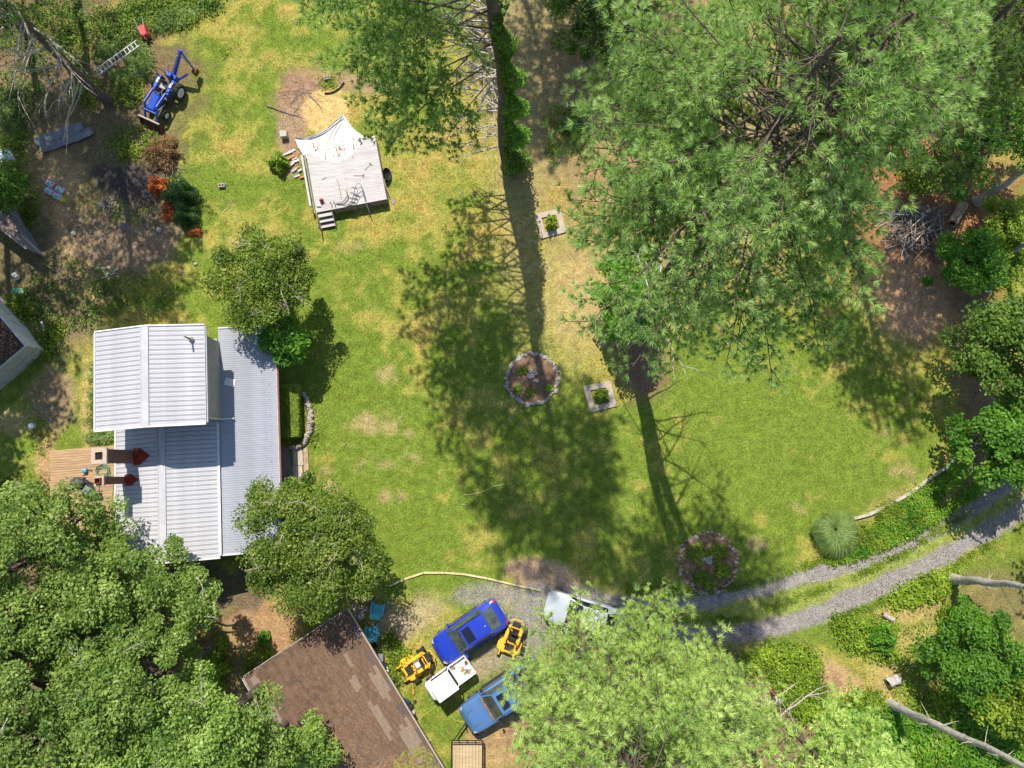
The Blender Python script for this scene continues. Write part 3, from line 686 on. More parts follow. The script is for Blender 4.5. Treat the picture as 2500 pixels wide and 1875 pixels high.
b.tube(pts2, .014, 5); tag(b.build('garden_hose', M['hose_green']), 'green garden hose lying in loose coils on the terrace boards', 'hose')
# grill with lid up and side shelf
p = g(213, 1180, DZ); t = thing('barbecue_grill', 'black barbecue grill with an open lid and a chrome side shelf on the terrace', 'barbecue grill', (p.x, p.y, DZ), radians(-32))
b = MB()
for sx in (-.28, .28):
    for sy in (-.2, .2): b.box((sx, sy, .33), (.04, .04, .66))
b.box((0, 0, .18), (.6, .44, .03)); b.build('cart', M['grill_black'], t, world=False)
b = MB(); b.box((0, 0, .76), (.66, .5, .22), bev=.04); b.build('firebox', M['grill_black'], t, world=False)
b = MB(); b.box((-.02, .02, .98), (.7, .52, .26), bev=.09); ld = b.build('lid', M['grill_lid'], t, world=False)
b = MB(); b.tube([(-.2, -.27, .98), (-.2, -.33, .98), (.2, -.33, .98), (.2, -.27, .98)], .014, 6); b.build('handle', M['steel'], ld, world=False)
b = MB(); b.box((.03, .05, 1.118), (.13, .05, .006)); b.build('badge', M['white_plastic'], ld, world=False)
b = MB(); b.box((.56, -.06, .84), (.38, .42, .03), bev=.01); b.build('side_shelf', M['steel'], t, world=False)
b = MB(); b.box((-.56, 0, .84), (.02, .3, .03)); b.tube([(-.33, -.12, .84), (-.56, -.12, .84)], .012, 5); b.tube([(-.33, .12, .84), (-.56, .12, .84)], .012, 5); b.build('towel_rail', M['steel'], t, world=False)
b = MB(); b.box((.0, .0, .4), (.3, .3, .3)); 
p = g(236, 1196, DZ); t = thing('folding_table', 'dark folding side table next to the grill on the terrace', 'table', (p.x, p.y, DZ), .5)
b = MB(); b.box((0, 0, .7), (.62, .5, .035), bev=.01); b.build('tabletop', M['grill_black'], t, world=False)
for sx in (-.26, .26):
    for sy in (-.2, .2): b = MB(); b.beam((sx, sy, 0), (sx * .7, sy, .69), .03, .03); b.build('leg', M['grill_black'], t, world=False)
b = MB(); b.box((0, 0, .735), (.3, .24, .03), bev=.008); o = b.build('tray', M['steel']); o.location = (p.x, p.y, DZ); o.rotation_euler = (0, 0, .9); tag(o, 'small chrome tray resting on the dark folding table', 'tray')
# things half hidden under the oak: white chair, teal bucket, wooden bench
p = g(172, 1318, .41); t = thing('patio_chair', 'white plastic patio chair half hidden under the oak leaves', 'chair', (p.x, p.y, DZ), 2.4)
b = MB(); b.box((0, 0, .42), (.48, .46, .03), bev=.01); b.build('seat', M['white_plastic'], t, world=False)
b = MB()
for k in range(5): b.box((-.24, -.18 + k * .09, .66), (.03, .06, .46))
b.box((-.25, 0, .9), (.04, .46, .06)); b.build('backrest', M['white_plastic'], t, world=False)
for sx in (-.2, .2):
    for sy in (-.2, .2): b = MB(); b.beam((sx * 1.1, sy * 1.1, 0), (sx, sy, .42), .04, .04); b.build('leg', M['white_plastic'], t, world=False)
for sy in (-.25, .25): b = MB(); b.box((0, sy, .63), (.44, .05, .03)); b.build('armrest', M['white_plastic'], t, world=False)
p = g(163, 1225, .41); t = thing('planter_tub', 'round teal tub standing at the terrace edge under the leaves', 'tub', (p.x, p.y, DZ)); b = MB(); b.lathe((0, 0, 0), [(.16, 0), (.22, .3), (.23, .3), (.2, .28), (.15, .06)], 18); b.build('shell', M['hose_green'], t, smooth=True, world=False)
p = g(250, 1372, 0); t = thing('wooden_bench', 'dark wooden bench by the house corner below the oak', 'bench', (p.x, p.y, 0), .05)
for k in range(4): b = MB(); b.box((0, -.15 + k * .1, .44), (1.0, .08, .03)); b.build('slat', M['barn_board'], t, world=False)
for k in range(3): b = MB(); b.box((0, .24, .56 + k * .12), (1.0, .03, .08)); b.build('slat', M['barn_board'], t, world=False)
for s in (-1, 1): b = MB(); b.box((s * .45, 0, .21), (.06, .42, .42)); b.box((s * .45, .24, .44), (.06, .05, .88)); b.build('leg', M['black_metal'], t, world=False)

# ================================================================== GARAGE
GZ = 2.8
A = g(848, 1487, GZ).xy; Bq = g(1070, 1856, GZ).xy; Cq = g(585, 1655, GZ).xy
ux = (Bq - A).normalized(); L = (Bq - A).length + 1.1; uy = Vector((ux.y, -ux.x)); 
if (Cq - A).dot(uy) < 0: uy = -uy
W = (Cq - A).dot(uy)
ga = thing('garage', 'brown shingled garage with a low roof, pale patch rows and moss near its lower end', 'garage', (A.x, A.y, 0), atan2(ux.y, ux.x))
sgn = 1 if Vector((-ux.y, ux.x)).dot(uy) > 0 else -1        # local y of the far eave
SL = -.07                                                       # the roof falls gently away from the vehicles
def gzr(yy): return GZ + SL * yy
b = MB(); b.box((L / 2, sgn * (W / 2 + .3), 1.2), (L - .5, W - 1.1, 2.4)); b.build('wall', M['barn_board'], ga, world=False)
b = MB(); q = Matrix.Rotation(atan2(SL, 1) * sgn, 3, 'X'); b.box((L / 2, sgn * W / 2, gzr(W / 2) - .10), (L - .02, W - .02, .12), M=q); b.build('roof_deck', M['shingle_dark'], ga, world=False)
EX = .205; rows = int(W / EX); cnt = 0; stuffS = {'shingle': MB(), 'shingle_light': MB(), 'shingle_dark': MB(), }
meshes = {}
R = random.Random(3); SLN = .78
def pale(xl, yl):
    for (a_, b_, wd_) in (((906, 1640), (950, 1700), .30), ((912, 1724), (936, 1760), .22), ((930, 1755), (952, 1792), .14), ((990, 1772), (1022, 1830), .42), ((862, 1662), (880, 1690), .12), ((845, 1600), (866, 1640), .1)):
        v0 = g(*a_, GZ).xy - A; v1 = g(*b_, GZ).xy - A; x0, x1 = v0.dot(ux), v1.dot(ux); ym = (v0.dot(uy) + v1.dot(uy)) / 2
        if x0 < xl < x1 and abs(yl - ym) < wd_: return True
    return False
for r in range(rows):
    yl = (r + .5) * EX; n = int(L / SLN) + 2; off = R.uniform(-SLN, 0)
    for i in range(n):
        x0 = off + i * SLN; x1 = min(L, x0 + SLN - .012); x0 = max(0, x0)
        if x1 - x0 < .1: continue
        xc = (x0 + x1) / 2; kind = 'shingle_light' if pale(xc, yl) else ('shingle_dark' if yl < .45 and (int(x0 * 1.3) % 2) else 'shingle')
        px, py = to_px(*((Vector((A.x, A.y)) + ux * xc + uy * yl)), GZ)
        z = gzr(yl) + .012; tl = Matrix.Rotation((atan2(SL, 1) + .035) * sgn, 3, 'X')
        if -20 < px < 2520 and py < 1890 and cnt < 296 and (r < 14 or kind != 'shingle'):
            key = (kind, round(x1 - x0, 2))
            if key not in meshes:
                s = MB(); s.box((0, 0, 0), (x1 - x0, EX + .03, .016), M=tl); o = s.build('shingle', M[kind], ga, world=False); meshes[key] = o.data
            else: o = link('shingle', meshes[key], ga)
            o.location = (xc, sgn * yl, z + R.uniform(-.002, .003)); cnt += 1
        else: stuffS[kind].box((xc, sgn * yl, z + R.uniform(-.002, .003)), (x1 - x0, EX + .03, .016), M=tl)
for k, s in stuffS.items():
    if s.v: tag(s.build('shingle_field', M[k], ga, world=False), kind='stuff')
b = MB(); b.beam((0, -sgn * .03, GZ - .03), (L, -sgn * .03, GZ - .03), .05, .16); b.build('fascia_board', M['concrete'], ga, world=False)
b = MB(); b.beam((-.03, 0, GZ - .05), (-.03, sgn * W, gzr(W) - .05), .05, .14); b.build('fascia_board', M['grey_timber'], ga, world=False)
b = MB(); b.beam((0, sgn * (W + .03), gzr(W) - .03), (L, sgn * (W + .03), gzr(W) - .03), .05, .12)
gt = b.build('fascia_board', M['grey_timber'], ga, world=False)
b = MB(); b.beam((-.05, sgn * (W + .14), gzr(W) - .05), (L, sgn * (W + .14), gzr(W) - .05), .06, .05); b.build('gutter', M['lichen_timber'], ga, world=False)
b = MB(); b.box((4, sgn * .83, 1.05), (2.4, .05, 2.1)); b.build('door', M['trim_white'], ga, world=False)
# moss, needles on the garage roof
def scatter_pads(name, mname, n, cxy, rxy, zf, size, parent, flat=.12, to=None):
    b = MB()
    for i in range(n):
        a = R.uniform(0, 6.28); r_ = sqrt(R.random()); x = cxy[0] + rxy[0] * r_ * cos(a); y = cxy[1] + rxy[1] * r_ * sin(a)
        if to and not to(x, y): continue
        s = size * R.uniform(.4, 1.3); b.blob((x, y, zf(x, y)), (s, s * R.uniform(.5, 1), s * flat), 3, 6, .3, R)
    return tag(b.build(name, M[mname], parent, world=False), kind='stuff')
inr = lambda x, y: 0.1 < x < L - .1 and .1 < sgn * y < W - .1
zf = lambda x, y: gzr(abs(y)) + .025
scatter_pads('moss', 'moss', 420, (8.9, sgn * 1.2), (1.1, 1.3), zf, .07, ga, to=inr)
scatter_pads('moss', 'moss', 260, (5.6, sgn * 4.6), (1.1, .7), zf, .08, ga, to=inr)
def needles_on(name, n, cxy, rxy, zf, parent, to, ln=.10, m='needle_litter'):
    P = []; 
    while len(P) < n:
        a = R.uniform(0, 6.28); r_ = R.random() ** .7; x = cxy[0] + rxy[0] * r_ * cos(a); y = cxy[1] + rxy[1] * r_ * sin(a)
        if to(x, y): P.append((x, y, zf(x, y)))
        else: n -= 1
    P = np.array(P); V, F = leaf_quads(P, ln, 2.5, .22); return tag(np_mesh(name, V, F, 4, M[m], parent, world=False), kind='stuff')
needles_on('needle_litter', 5000, (6.6, sgn * 4.9), (2.6, 1.5), zf, ga, inr)
needles_on('needle_litter', 7000, (8.9, sgn * 3.4), (1.5, 2.7), zf, ga, inr)
needles_on('needle_litter', 3000, (5.5, sgn * 2.8), (5, 2.6), zf, ga, inr)
for i in range(26):
    x, y = R.uniform(5.5, 9.8), sgn * R.uniform(2.2, 6.0)
    b = MB(); b.tube(crooked((x, y, zf(x, y) + .02), (R.uniform(-1, 1), R.uniform(-1, 1), 0), R.uniform(.3, .9), 4, .25, 0, R), .008, 3); b.build('twig', M['stick_wood'], ga, world=False)
b = MB(); b.cyl((8.6, sgn * .8, GZ + .02), .17, .03, 12); b.build('vent_cover', M['shingle_light'], ga, world=False)

# ================================================================== SHEDS ON THE LEFT EDGE
def gp(px, py): return g(px, py).xy
c0 = gp(115, 857); d1 = (gp(0, 722) - c0).normalized(); d2 = (gp(0, 950) - c0).normalized()
sh = thing('block_shed', 'low grey panelled shed with a flat dark roof covered in leaves', 'shed', (c0.x, c0.y, 0))
SZ = 1.75; d1_ = d1; d2_ = Vector((-d1.y, d1.x)); 
if d2_.dot(d2) < 0: d2_ = -d2_
Ls, Ws = 6.5, 5.0
def sp(a, b_, z): v = c0 + d1_ * a + d2_ * b_; return Vector((v.x, v.y, z))
b = MB(); b.add([sp(.05, .05, 0), sp(Ls, .05, 0), sp(Ls, Ws, 0), sp(.05, Ws, 0), sp(.05, .05, SZ - .05), sp(Ls, .05, SZ - .05), sp(Ls, Ws, SZ - .05), sp(.05, Ws, SZ - .05)], [(0, 3, 2, 1), (4, 5, 6, 7), (0, 1, 5, 4), (1, 2, 6, 5), (2, 3, 7, 6), (3, 0, 4, 7)]); b.build('core', M['grey_slate'], sh)
# side panels: two storeys of flat sheets with open joints
for side, LL in ((0, Ws), (1, Ls)):
    lens = [1.15, .8, .95, 1.1, 1.0, 1.2, 1.0]
    for lv in range(2):
        a = 0 if lv else 0; k = lv * 2; 
        while a < LL - .2:
            e = min(LL, a + lens[k % 7]); k += 1; z0, z1 = (.04, .9) if not lv else (.93, SZ)
            pts = [(a + .012, e - .012)]
            if side == 0: q = [sp(0, a + .012, z0), sp(0, e - .012, z0), sp(0, e - .012, z1), sp(0, a + .012, z1)]; o_ = [sp(.05, a + .012, z0), sp(.05, e - .012, z0), sp(.05, e - .012, z1), sp(.05, a + .012, z1)]
            else: q = [sp(a + .012, 0, z0), sp(e - .012, 0, z0), sp(e - .012, 0, z1), sp(a + .012, 0, z1)]; o_ = [sp(a + .012, .048, z0), sp(e - .012, .048, z0), sp(e - .012, .048, z1), sp(a + .012, .048, z1)]
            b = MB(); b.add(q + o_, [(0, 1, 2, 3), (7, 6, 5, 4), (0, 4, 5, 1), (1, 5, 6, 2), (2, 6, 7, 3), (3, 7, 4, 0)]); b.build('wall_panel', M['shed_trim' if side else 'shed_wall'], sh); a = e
def sbox(b, a0, a1, b0, b1, z0, z1):
    q = [sp(a0, b0, z0), sp(a1, b0, z0), sp(a1, b1, z0), sp(a0, b1, z0), sp(a0, b0, z1), sp(a1, b0, z1), sp(a1, b1, z1), sp(a0, b1, z1)]
    return b.add(q, [(0, 3, 2, 1), (4, 5, 6, 7), (0, 1, 5, 4), (1, 2, 6, 5), (2, 3, 7, 6), (3, 0, 4, 7)])
b = MB(); sbox(b, .10, Ls, .12, Ws, SZ - .02, SZ + .03); b.build('roof', M['shed_roof'], sh)
b = MB(); sbox(b, -.02, Ls, -.02, .10, SZ + .003, SZ + .07); b.build('parapet', M['shed_trim'], sh); b = MB(); sbox(b, -.02, .08, .103, Ws, SZ + .003, SZ + .07); b.build('parapet', M['shed_wall'], sh)
lp = c0 + d1_ * 2.2 + d2_ * 2.0
needles_on('dry_leaves', 1500, (lp.x - c0.x, lp.y - c0.y), (2.4, 2.4), lambda x, y: SZ + .045, sh, lambda x, y: .15 < Vector((x, y)).dot(d1_) and .15 < Vector((x, y)).dot(d2_), .14, 'copper_straw')
# board roofed shed at the far left
RZ_ = 1.7
k0, k1, k2 = g(61, 603, RZ_), g(6, 496, RZ_), g(0, 558, RZ_)
bn = thing('plank_shed', 'small old shed with a roof of loose weathered planks', 'shed', (k0.x, k0.y, 0))
e1 = (k1 - k0); ed = (g(0, 545, RZ_) - g(58, 590, RZ_)).normalized(); wl = (k2 - k0).normalized()
q = [k0 + wl * .12, k0 + wl * 5, k0 + wl * 5 + e1 * 1.0, k0 + e1 * 1.0 + wl * .12]
b = MB(); b.prism([(v.x, v.y) for v in q], 0, 1.5); b.build('wall', M['tarp_grey'], bn)
for i in range(9):
    b = MB(); a0 = k0 + wl * (.1 + i * .3) - Vector((0, 0, 1.7)); n_ = Vector((wl.y, -wl.x, 0)) * (.03 if (Vector((wl.y, -wl.x, 0))).dot(e1) < 0 else -.03); b.box((a0.x + n_.x, a0.y + n_.y, .75), (.28, .05, 1.45), rz=atan2(wl.y, wl.x)); b.build('wall_board', M['grey_slate'], bn)
nb = 16
for i in range(nb):
    a0 = k0 + e1 * (i / (nb - 1)); a0.z = RZ_ + R.uniform(0, .05) + .05 * sin(i * .9); sft = R.uniform(-.15, .12)
    b = MB(); b.beam(a0 - ed * (.05 + sft), a0 + ed * 4.5 + Vector((0, 0, .12)), .15, .03, R.uniform(-.12, .12)); b.build('plank', M['barn_board'] if i % 5 else M['grey_timber'], bn)

# ================================================================== OLD POOL DECK
t = thing('pool_deck', 'raised grey plank deck with a curved cut edge where a pool once stood', 'deck', (-10.2, 17.6, 0))
PZ = .7
P0, P1, P2, P3 = g(772, 519, PZ), g(944, 486, PZ), g(906, 340, PZ), g(738, 352, PZ)
ex = (P1 - P0).normalized(); ey = Vector((-ex.y, ex.x, 0)); WX = (P1 - P0).length; HY = 4.1
def curve_y(s):     # height of the concave edge above the front edge, for s along the deck
    u = s / WX
    if u < .12: return 3.55 + (.12 - u) * 3
    if u < .62: return 2.92 + 2.2 * (u - .42) ** 2 * 4
    return min(4.05, 3.27 + 3.2 * (u - .62) + 3 * (u - .62) ** 2)
nbd = 30; 
for i in range(nbd):
    y0 = i * HY / nbd; ym = y0 + HY / nbd / 2
    # keep the spans of the board that lie inside the curve
    ss = [k * WX / 60 for k in range(61)]; spans = []; cur = None
    for s_ in ss:
        ok = curve_y(s_) > ym
        if ok and cur is None: cur = s_
        if (not ok or s_ == ss[-1]) and cur is not None: spans.append((cur, s_)); cur = None
    for s0, s1 in spans:
        if s1 - s0 < .12: continue
        cuts = [s0, s1]
        if s1 - s0 > 2.5: cuts = [s0, WX * (.48 + .02 * (i % 2)), s1]
        for a, c in zip(cuts[:-1], cuts[1:]):
            if c - a < .1: continue
            b = MB(); m_ = P0 + ex * ((a + c) / 2) + ey * ym; b.box((m_.x, m_.y, PZ - .02 + R.uniform(-.003, .003)), (c - a - .008, HY / nbd - .007, .04), rz=atan2(ex.y, ex.x)); b.build('board', M['grey_board'], t)
b = MB()
for k in range(6):
    s = .1 + k * (WX - .2) / 5; a = P0 + ex * s + ey * .1; c = P0 + ex * s + ey * (curve_y(s) - .15); b.beam((a.x, a.y, PZ - .12), (c.x, c.y, PZ - .12), .05, .14)
    for f in (0, .5, 1): q = a.lerp(c, f); b.box((q.x, q.y, (PZ - .05) / 2), (.1, .1, PZ - .05))
b.build('frame', M['grey_timber'], t)
for k in range(4): b = MB(); a = P0 + ex * .9 - ey * .02; c = P1 - ey * .02; z = .12 + k * .15; b.beam((a.x, a.y, z), (c.x, c.y, z), .03, .13); b.build('skirt_board', M['barn_board'], t)
for k in range(4): b = MB(); a = P1 + ex * .02; c = P1 + ex * .02 + ey * 3.9; z = .12 + k * .15; b.beam((a.x, a.y, z), (c.x, c.y, z), .03, .13); b.build('skirt_board', M['barn_board'], t)
for k, (o_, m_) in enumerate(((-.08, 'grey_timber'), (-.26, 'grey_board'))):
    b = MB(); a = P0 + ex * o_ + ey * (-.05 + .5 * k); c = P0 + ex * o_ + ey * 3.75; zz = PZ + .02 - .0 * k; b.beam((a.x, a.y, zz), (c.x, c.y, zz), .07 + .05 * k, .12); b.build('side_rail', M[m_], t)
st = thing('deck_steps', 'three grey wooden steps leading up to the old pool deck', 'steps', (P0.x, P0.y, 0), atan2(ex.y, ex.x))
for k in range(3): b = MB(); b.box((.48, -.17 - .27 * k, .54 - .18 * k), (.86, .22, .04)); b.build('tread', M['grey_board'], st, world=False)
for s_ in (.03, .93): b = MB(); b.beam((s_, -.02, .56), (s_, -.92, .06), .05, .22); b.build('stringer', M['barn_board'], st, world=False)
b = MB(); b.box((.0, -.93, .45), (.07, .07, .9)); b.build('post', M['grey_timber'], st, world=False)
# liner on the ground
lin = [g(*p, .12) for p in ((720, 338), (742, 337), (766, 331), (792, 318), (812, 304), (828, 288), (839, 281), (852, 300), (866, 318), (884, 330), (905, 342), (920, 352), (915, 380), (880, 400), (830, 405), (780, 402), (745, 385), (730, 362))]
cx = sum(v.x for v in lin) / len(lin); cy = sum(v.y for v in lin) / len(lin); V = []; F_ = []; rings = 7; n = len(lin)
for r_ in range(rings):
    f = 1 - r_ / rings
    for v in lin: V.append((cx + (v.x - cx) * f, cy + (v.y - cy) * f, .03 + (.16 if r_ == 0 else 0) * 1 + .05 * R.random()))
V.append((cx, cy, .05))
for r_ in range(rings - 1):
    for k in range(n): F_.append((r_ * n + k, r_ * n + (k + 1) % n, (r_ + 1) * n + (k + 1) % n, (r_ + 1) * n + k))
for k in range(n): F_.append(((rings - 1) * n + k, (rings - 1) * n + (k + 1) % n, rings * n))
b = MB(); b.add(V, F_); b.add([(v[0], v[1], v[2] - .02) for v in V[:n]] + [(cx, cy, .0)], [(k, n, (k + 1) % n) for k in range(n)])
ln = tag(b.build('pool_liner', M['vinyl_liner'], None, smooth=True), 'white vinyl pool liner spread over the ground behind the curved deck edge', 'pool liner')
for k in range(70):      # dead leaves lying on it
    pass
LV = []
for k in range(120):
    q = g(*(R.choice([(R.uniform(725, 790), R.uniform(345, 395)), (R.uniform(820, 900), R.uniform(335, 392)), (R.gauss(825, 8), R.gauss(372, 12)), (R.gauss(735, 8), R.gauss(360, 10))])), .15)
    LV.append((q.x, q.y, .14 + .05 * R.random()))
V_, F2 = leaf_quads(np.array(LV), .13, 2, .5); tag(np_mesh('leaf_litter', V_, F2, 4, M['copper_straw']), kind='stuff')
def hose(name, pts, m, label, cat, r=.016, z=.02):
    b = MB(); P = [g(p[0], p[1], p[2] if len(p) > 2 else z) for p in pts]
    out = []
    for i in range(len(P) - 1):
        p0 = P[max(0, i - 1)]; p1 = P[i]; p2 = P[i + 1]; p3 = P[min(len(P) - 1, i + 2)]
        for s_ in range(5): 
            u = s_ / 5; out.append(.5 * ((2 * p1) + (p2 - p0) * u + (2 * p0 - 5 * p1 + 4 * p2 - p3) * u * u + (-p0 + 3 * p1 - 3 * p2 + p3) * u ** 3))
    out.append(P[-1]); b.tube(out, r, 5); return tag(b.build(name, M[m]), label, cat)
hose('pool_pipe', [(720, 338, .2), (750, 337, .22), (790, 322, .25), (815, 300, .28), (838, 283, .3)], 'grey_slate', 'dark pipe along the curled rim of the white pool liner', 'pipe', .03)
hose('cable', [(836, 284, .35), (815, 318, .3), (799, 352, .25), (794, 378, .25), (797, 396, .3)], 'black_rubber', 'thin black cable crossing the middle of the white pool liner', 'cable', .016)
hose('pipe_bit', [(799, 366, .25), (825, 358, .25), (850, 353, .25)], 'black_rubber', 'short black pipe lying sideways on the white pool liner', 'pipe', .015)
hose('curved_pipe', [(861, 384, .75), (863, 365, .3), (861, 345, .25)], 'grey_slate', 'grey curved pipe between the deck edge and the liner under the pine', 'pipe', .018)
# tools left on the deck
def tool(name, label, cat, a, b_, m, head=None, r=.015):
    P, Q = g(*a, PZ), g(*b_, PZ); P.z = Q.z = PZ + .02; t = thing(name, label, cat, (P.x, P.y, PZ))
    b = MB(); b.tube([P, Q], r, 6); b.build('handle', M[m], t)
    if head:
        d = (Q - P).normalized(); s = Vector((-d.y, d.x, 0)); b = MB(); b.beam(Q - s * head / 2, Q + s * head / 2, .05, .04); b.build('head', M['black_metal'], t)
    return t
tool('hammer', 'long handled mallet lying across the deck boards', 'mallet', (863, 429), (887, 429), 'grey_timber', .2)
tool('rake', 'small rake lying diagonally on the deck near its right edge', 'rake', (890, 416), (905, 401), 'grey_timber', .22)
tool('stick', 'short dark stick on the deck left of the mallet', 'stick', (787, 438), (797, 433), 'stick_wood')
hose('bent_branch', [(822, 437, .72), (827, 450, .73), (831, 470, .73), (833, 486, .72)], 'stick_wood', 'long thin bent branch lying on the deck boards', 'branch', .02)
def ladder_pool():
    t = thing('pool_ladder', 'tipped over pool ladder with curved rails on the deck front edge', 'pool ladder', g(875, 465, PZ).xy.to_3d() + Vector((0, 0, PZ)))
    L1 = [g(857, 502, .75), g(862, 480, .95), g(868, 455, 1.15), g(874, 446, 1.2), g(882, 452, 1.1), (g(888, 478, .85)), g(898, 510, .5)]
    b = MB(); b.tube(L1, .022, 6); b.build('rail', M['steel'], t)
    b = MB(); b.tube([p + Vector((.12, -.25, -.04)) for p in L1[1:]], .022, 6); b.build('rail', M['steel'], t)
    for k in range(4): b = MB(); q = L1[0].lerp(L1[2], .1 + k * .28); b.beam(q + Vector((-.22, .02, 0)), q + Vector((.12, -.08, .02)), .09, .03); b.build('rung', M['grey_slate'], t)
ladder_pool()
hose('deck_branch', [(820, 497, .74), (832, 496, .8), (843, 487, .85), (848, 474, .9), (843, 462, .85)], 'grey_timber', 'pale curved branch resting on the deck beside the pool ladder', 'branch', .035)
hose('second_branch', [(826, 495, .76), (840, 498, .8), (856, 502, .75), (868, 500, .74)], 'stick_wood', 'dark forked branch at the foot of the pool ladder', 'branch', .025)
p = g(786, 491, PZ); t = thing('red_jug', 'dark red plastic jug standing near the deck steps', 'jug', (p.x, p.y, PZ)); b = MB(); b.lathe((0, 0, 0), [(.1, 0), (.12, .03), (.12, .18), (.05, .26), (.04, .3)], 12); b.build('body', M['red_paint'], t, smooth=True, world=False); b = MB(); b.tube([(.05, 0, .27), (.16, 0, .22), (.12, 0, .1)], .015, 5); b.build('handle', M['red_paint'], t, world=False)
p = g(779, 502, PZ); t = thing('blue_bag', 'small crumpled light blue bag next to the red jug', 'bag', (p.x, p.y, PZ)); b = MB(); b.blob((0, 0, .05), (.14, .11, .06), 5, 9, .25, R); b.build('bag_body', M['bag_white'], t, world=False)
for (px, py, lb) in ((811, 501, 'upright'), (819, 500, 'second')):
    a = g(px, py, PZ); b = MB(); b.tube([(a.x, a.y, PZ), (a.x - .03, a.y, PZ + .22), (a.x - .03, a.y + .12, PZ + .26)], .025, 6); tag(b.build('hook_handle', M['black_metal']), 'left black hooked handle above the deck steps' if lb == 'upright' else 'right black hooked handle above the deck steps', 'handle')
# round tub and shovel leaning at the deck side
p = g(940, 428, .2); t = thing('round_tub', 'black round tub leaning against the right side of the old deck', 'tub', (p.x + .05, p.y, .02)); Q = Matrix.Rotation(radians(55), 3, 'Y'); b = MB(); b.lathe((0, 0, .3), [(.3, 0), (.36, .15), (.38, .16), (.34, .14), (.27, .02)], 20, Q); b.build('shell', M['black_rubber'], t, smooth=True, world=False)
hose('long_pole', [(935, 433, .62), (945, 462, .35), (955, 485, .04)], 'timber_pale', 'long pale pole leaning on the deck right side, its foot in the grass', 'pole', .022)
p = g(960, 493, 0); t = thing('shovel', 'grey shovel blade lying in the grass right of the deck', 'shovel', (p.x, p.y, 0), -1.0); b = MB(); b.box((0, 0, .03), (.3, .2, .02), bev=.008); b.build('blade', M['grey_timber'], t, world=False); b = MB(); b.tube([(-.15, 0, .04), (-.5, .05, .05)], .02, 6); b.build('handle', M['timber_pale'], t, world=False)
# cinder blocks and scrap left of the deck
def cblock(px, py, lab, d=(.4, .2, .2), rz=0, m='cinder'):
    p = g(px, py); t = thing('cinder_block', lab, 'concrete block', (p.x, p.y, 0), rz); b = MB(); x, y, z = d
    b.box((0, y / 2 - .02, z / 2), (x, .04, z)); b.box((0, -y / 2 + .02, z / 2), (x, .04, z))
    for xx in (-x / 2 + .02, 0, x / 2 - .02): b.box((xx, 0, z / 2), (.04, y - .08, z))
    b.build('block', M[m], t, world=False); return t
cblock(543, 455, 'lone pale concrete block in the grass near the orange shrub', rz=.1)
cblock(800, 193, 'pale concrete block standing by the weeds above the old pool site', (.4, .2, .2), .2)
p = g(696, 333); t = thing('wooden_box', 'grey wooden box beside the corner of the pool liner', 'box', (p.x, p.y, 0), .15); b = MB(); b.box((0, 0, .2), (.42, .38, .4), bev=.015); b.build('crate_body', M['cinder'], t, world=False)
for i in range(11):
    f = i / 10; px = 706 + 28 * f + R.uniform(-7, 7); py = 372 + 62 * f + R.uniform(-5, 5)
    p = g(px, py); t = thing('scrap_board', ['topmost', 'second', 'third', 'fourth', 'fifth', 'sixth', 'seventh', 'eighth', 'ninth', 'tenth', 'lowest'][i] + ' piece down the heap of broken boards left of the deck', 'board', (p.x, p.y, .03 + .02 * (i % 3)), R.uniform(.3, .8), 'scrap boards heaped beside the old deck')
    b = MB(); b.box((0, 0, .03), (R.uniform(.25, .55), .12, .05), bev=.006); b.build('board', M[['trim_white', 'grey_board', 'copper_straw', 'cinder'][i % 4]], t, world=False)
hose('black_hose', [(792, 228), (810, 226), (828, 216), (840, 201)], 'black_rubber', 'curved piece of black hose on the bare patch above the deck', 'hose', .05, .05)
for a_, b_, lb in (((652, 258), (738, 292), 'long fallen branch with side twigs left of the pool site'), ((755, 232), (778, 256), 'short dark branch on the bare brown patch')):
    p, q = g(*a_), g(*b_); b = MB(); pts = crooked((p.x, p.y, .05), q - p, (q - p).length, 6, .06, 0, R); pts = [Vector((v.x, v.y, .05)) for v in pts]; b.tube(pts, [.05, .045, .04, .035, .03, .022, .015], 5)
    for k in (3, 4, 5): b.tube(crooked(pts[k], (R.uniform(.2, 1), R.uniform(-1, 1), 0), .8, 3, .3, 0, R), [.02, .015, .01, .006], 4)
    tag(b.build('fallen_branch', M['stick_wood']), lb, 'branch')

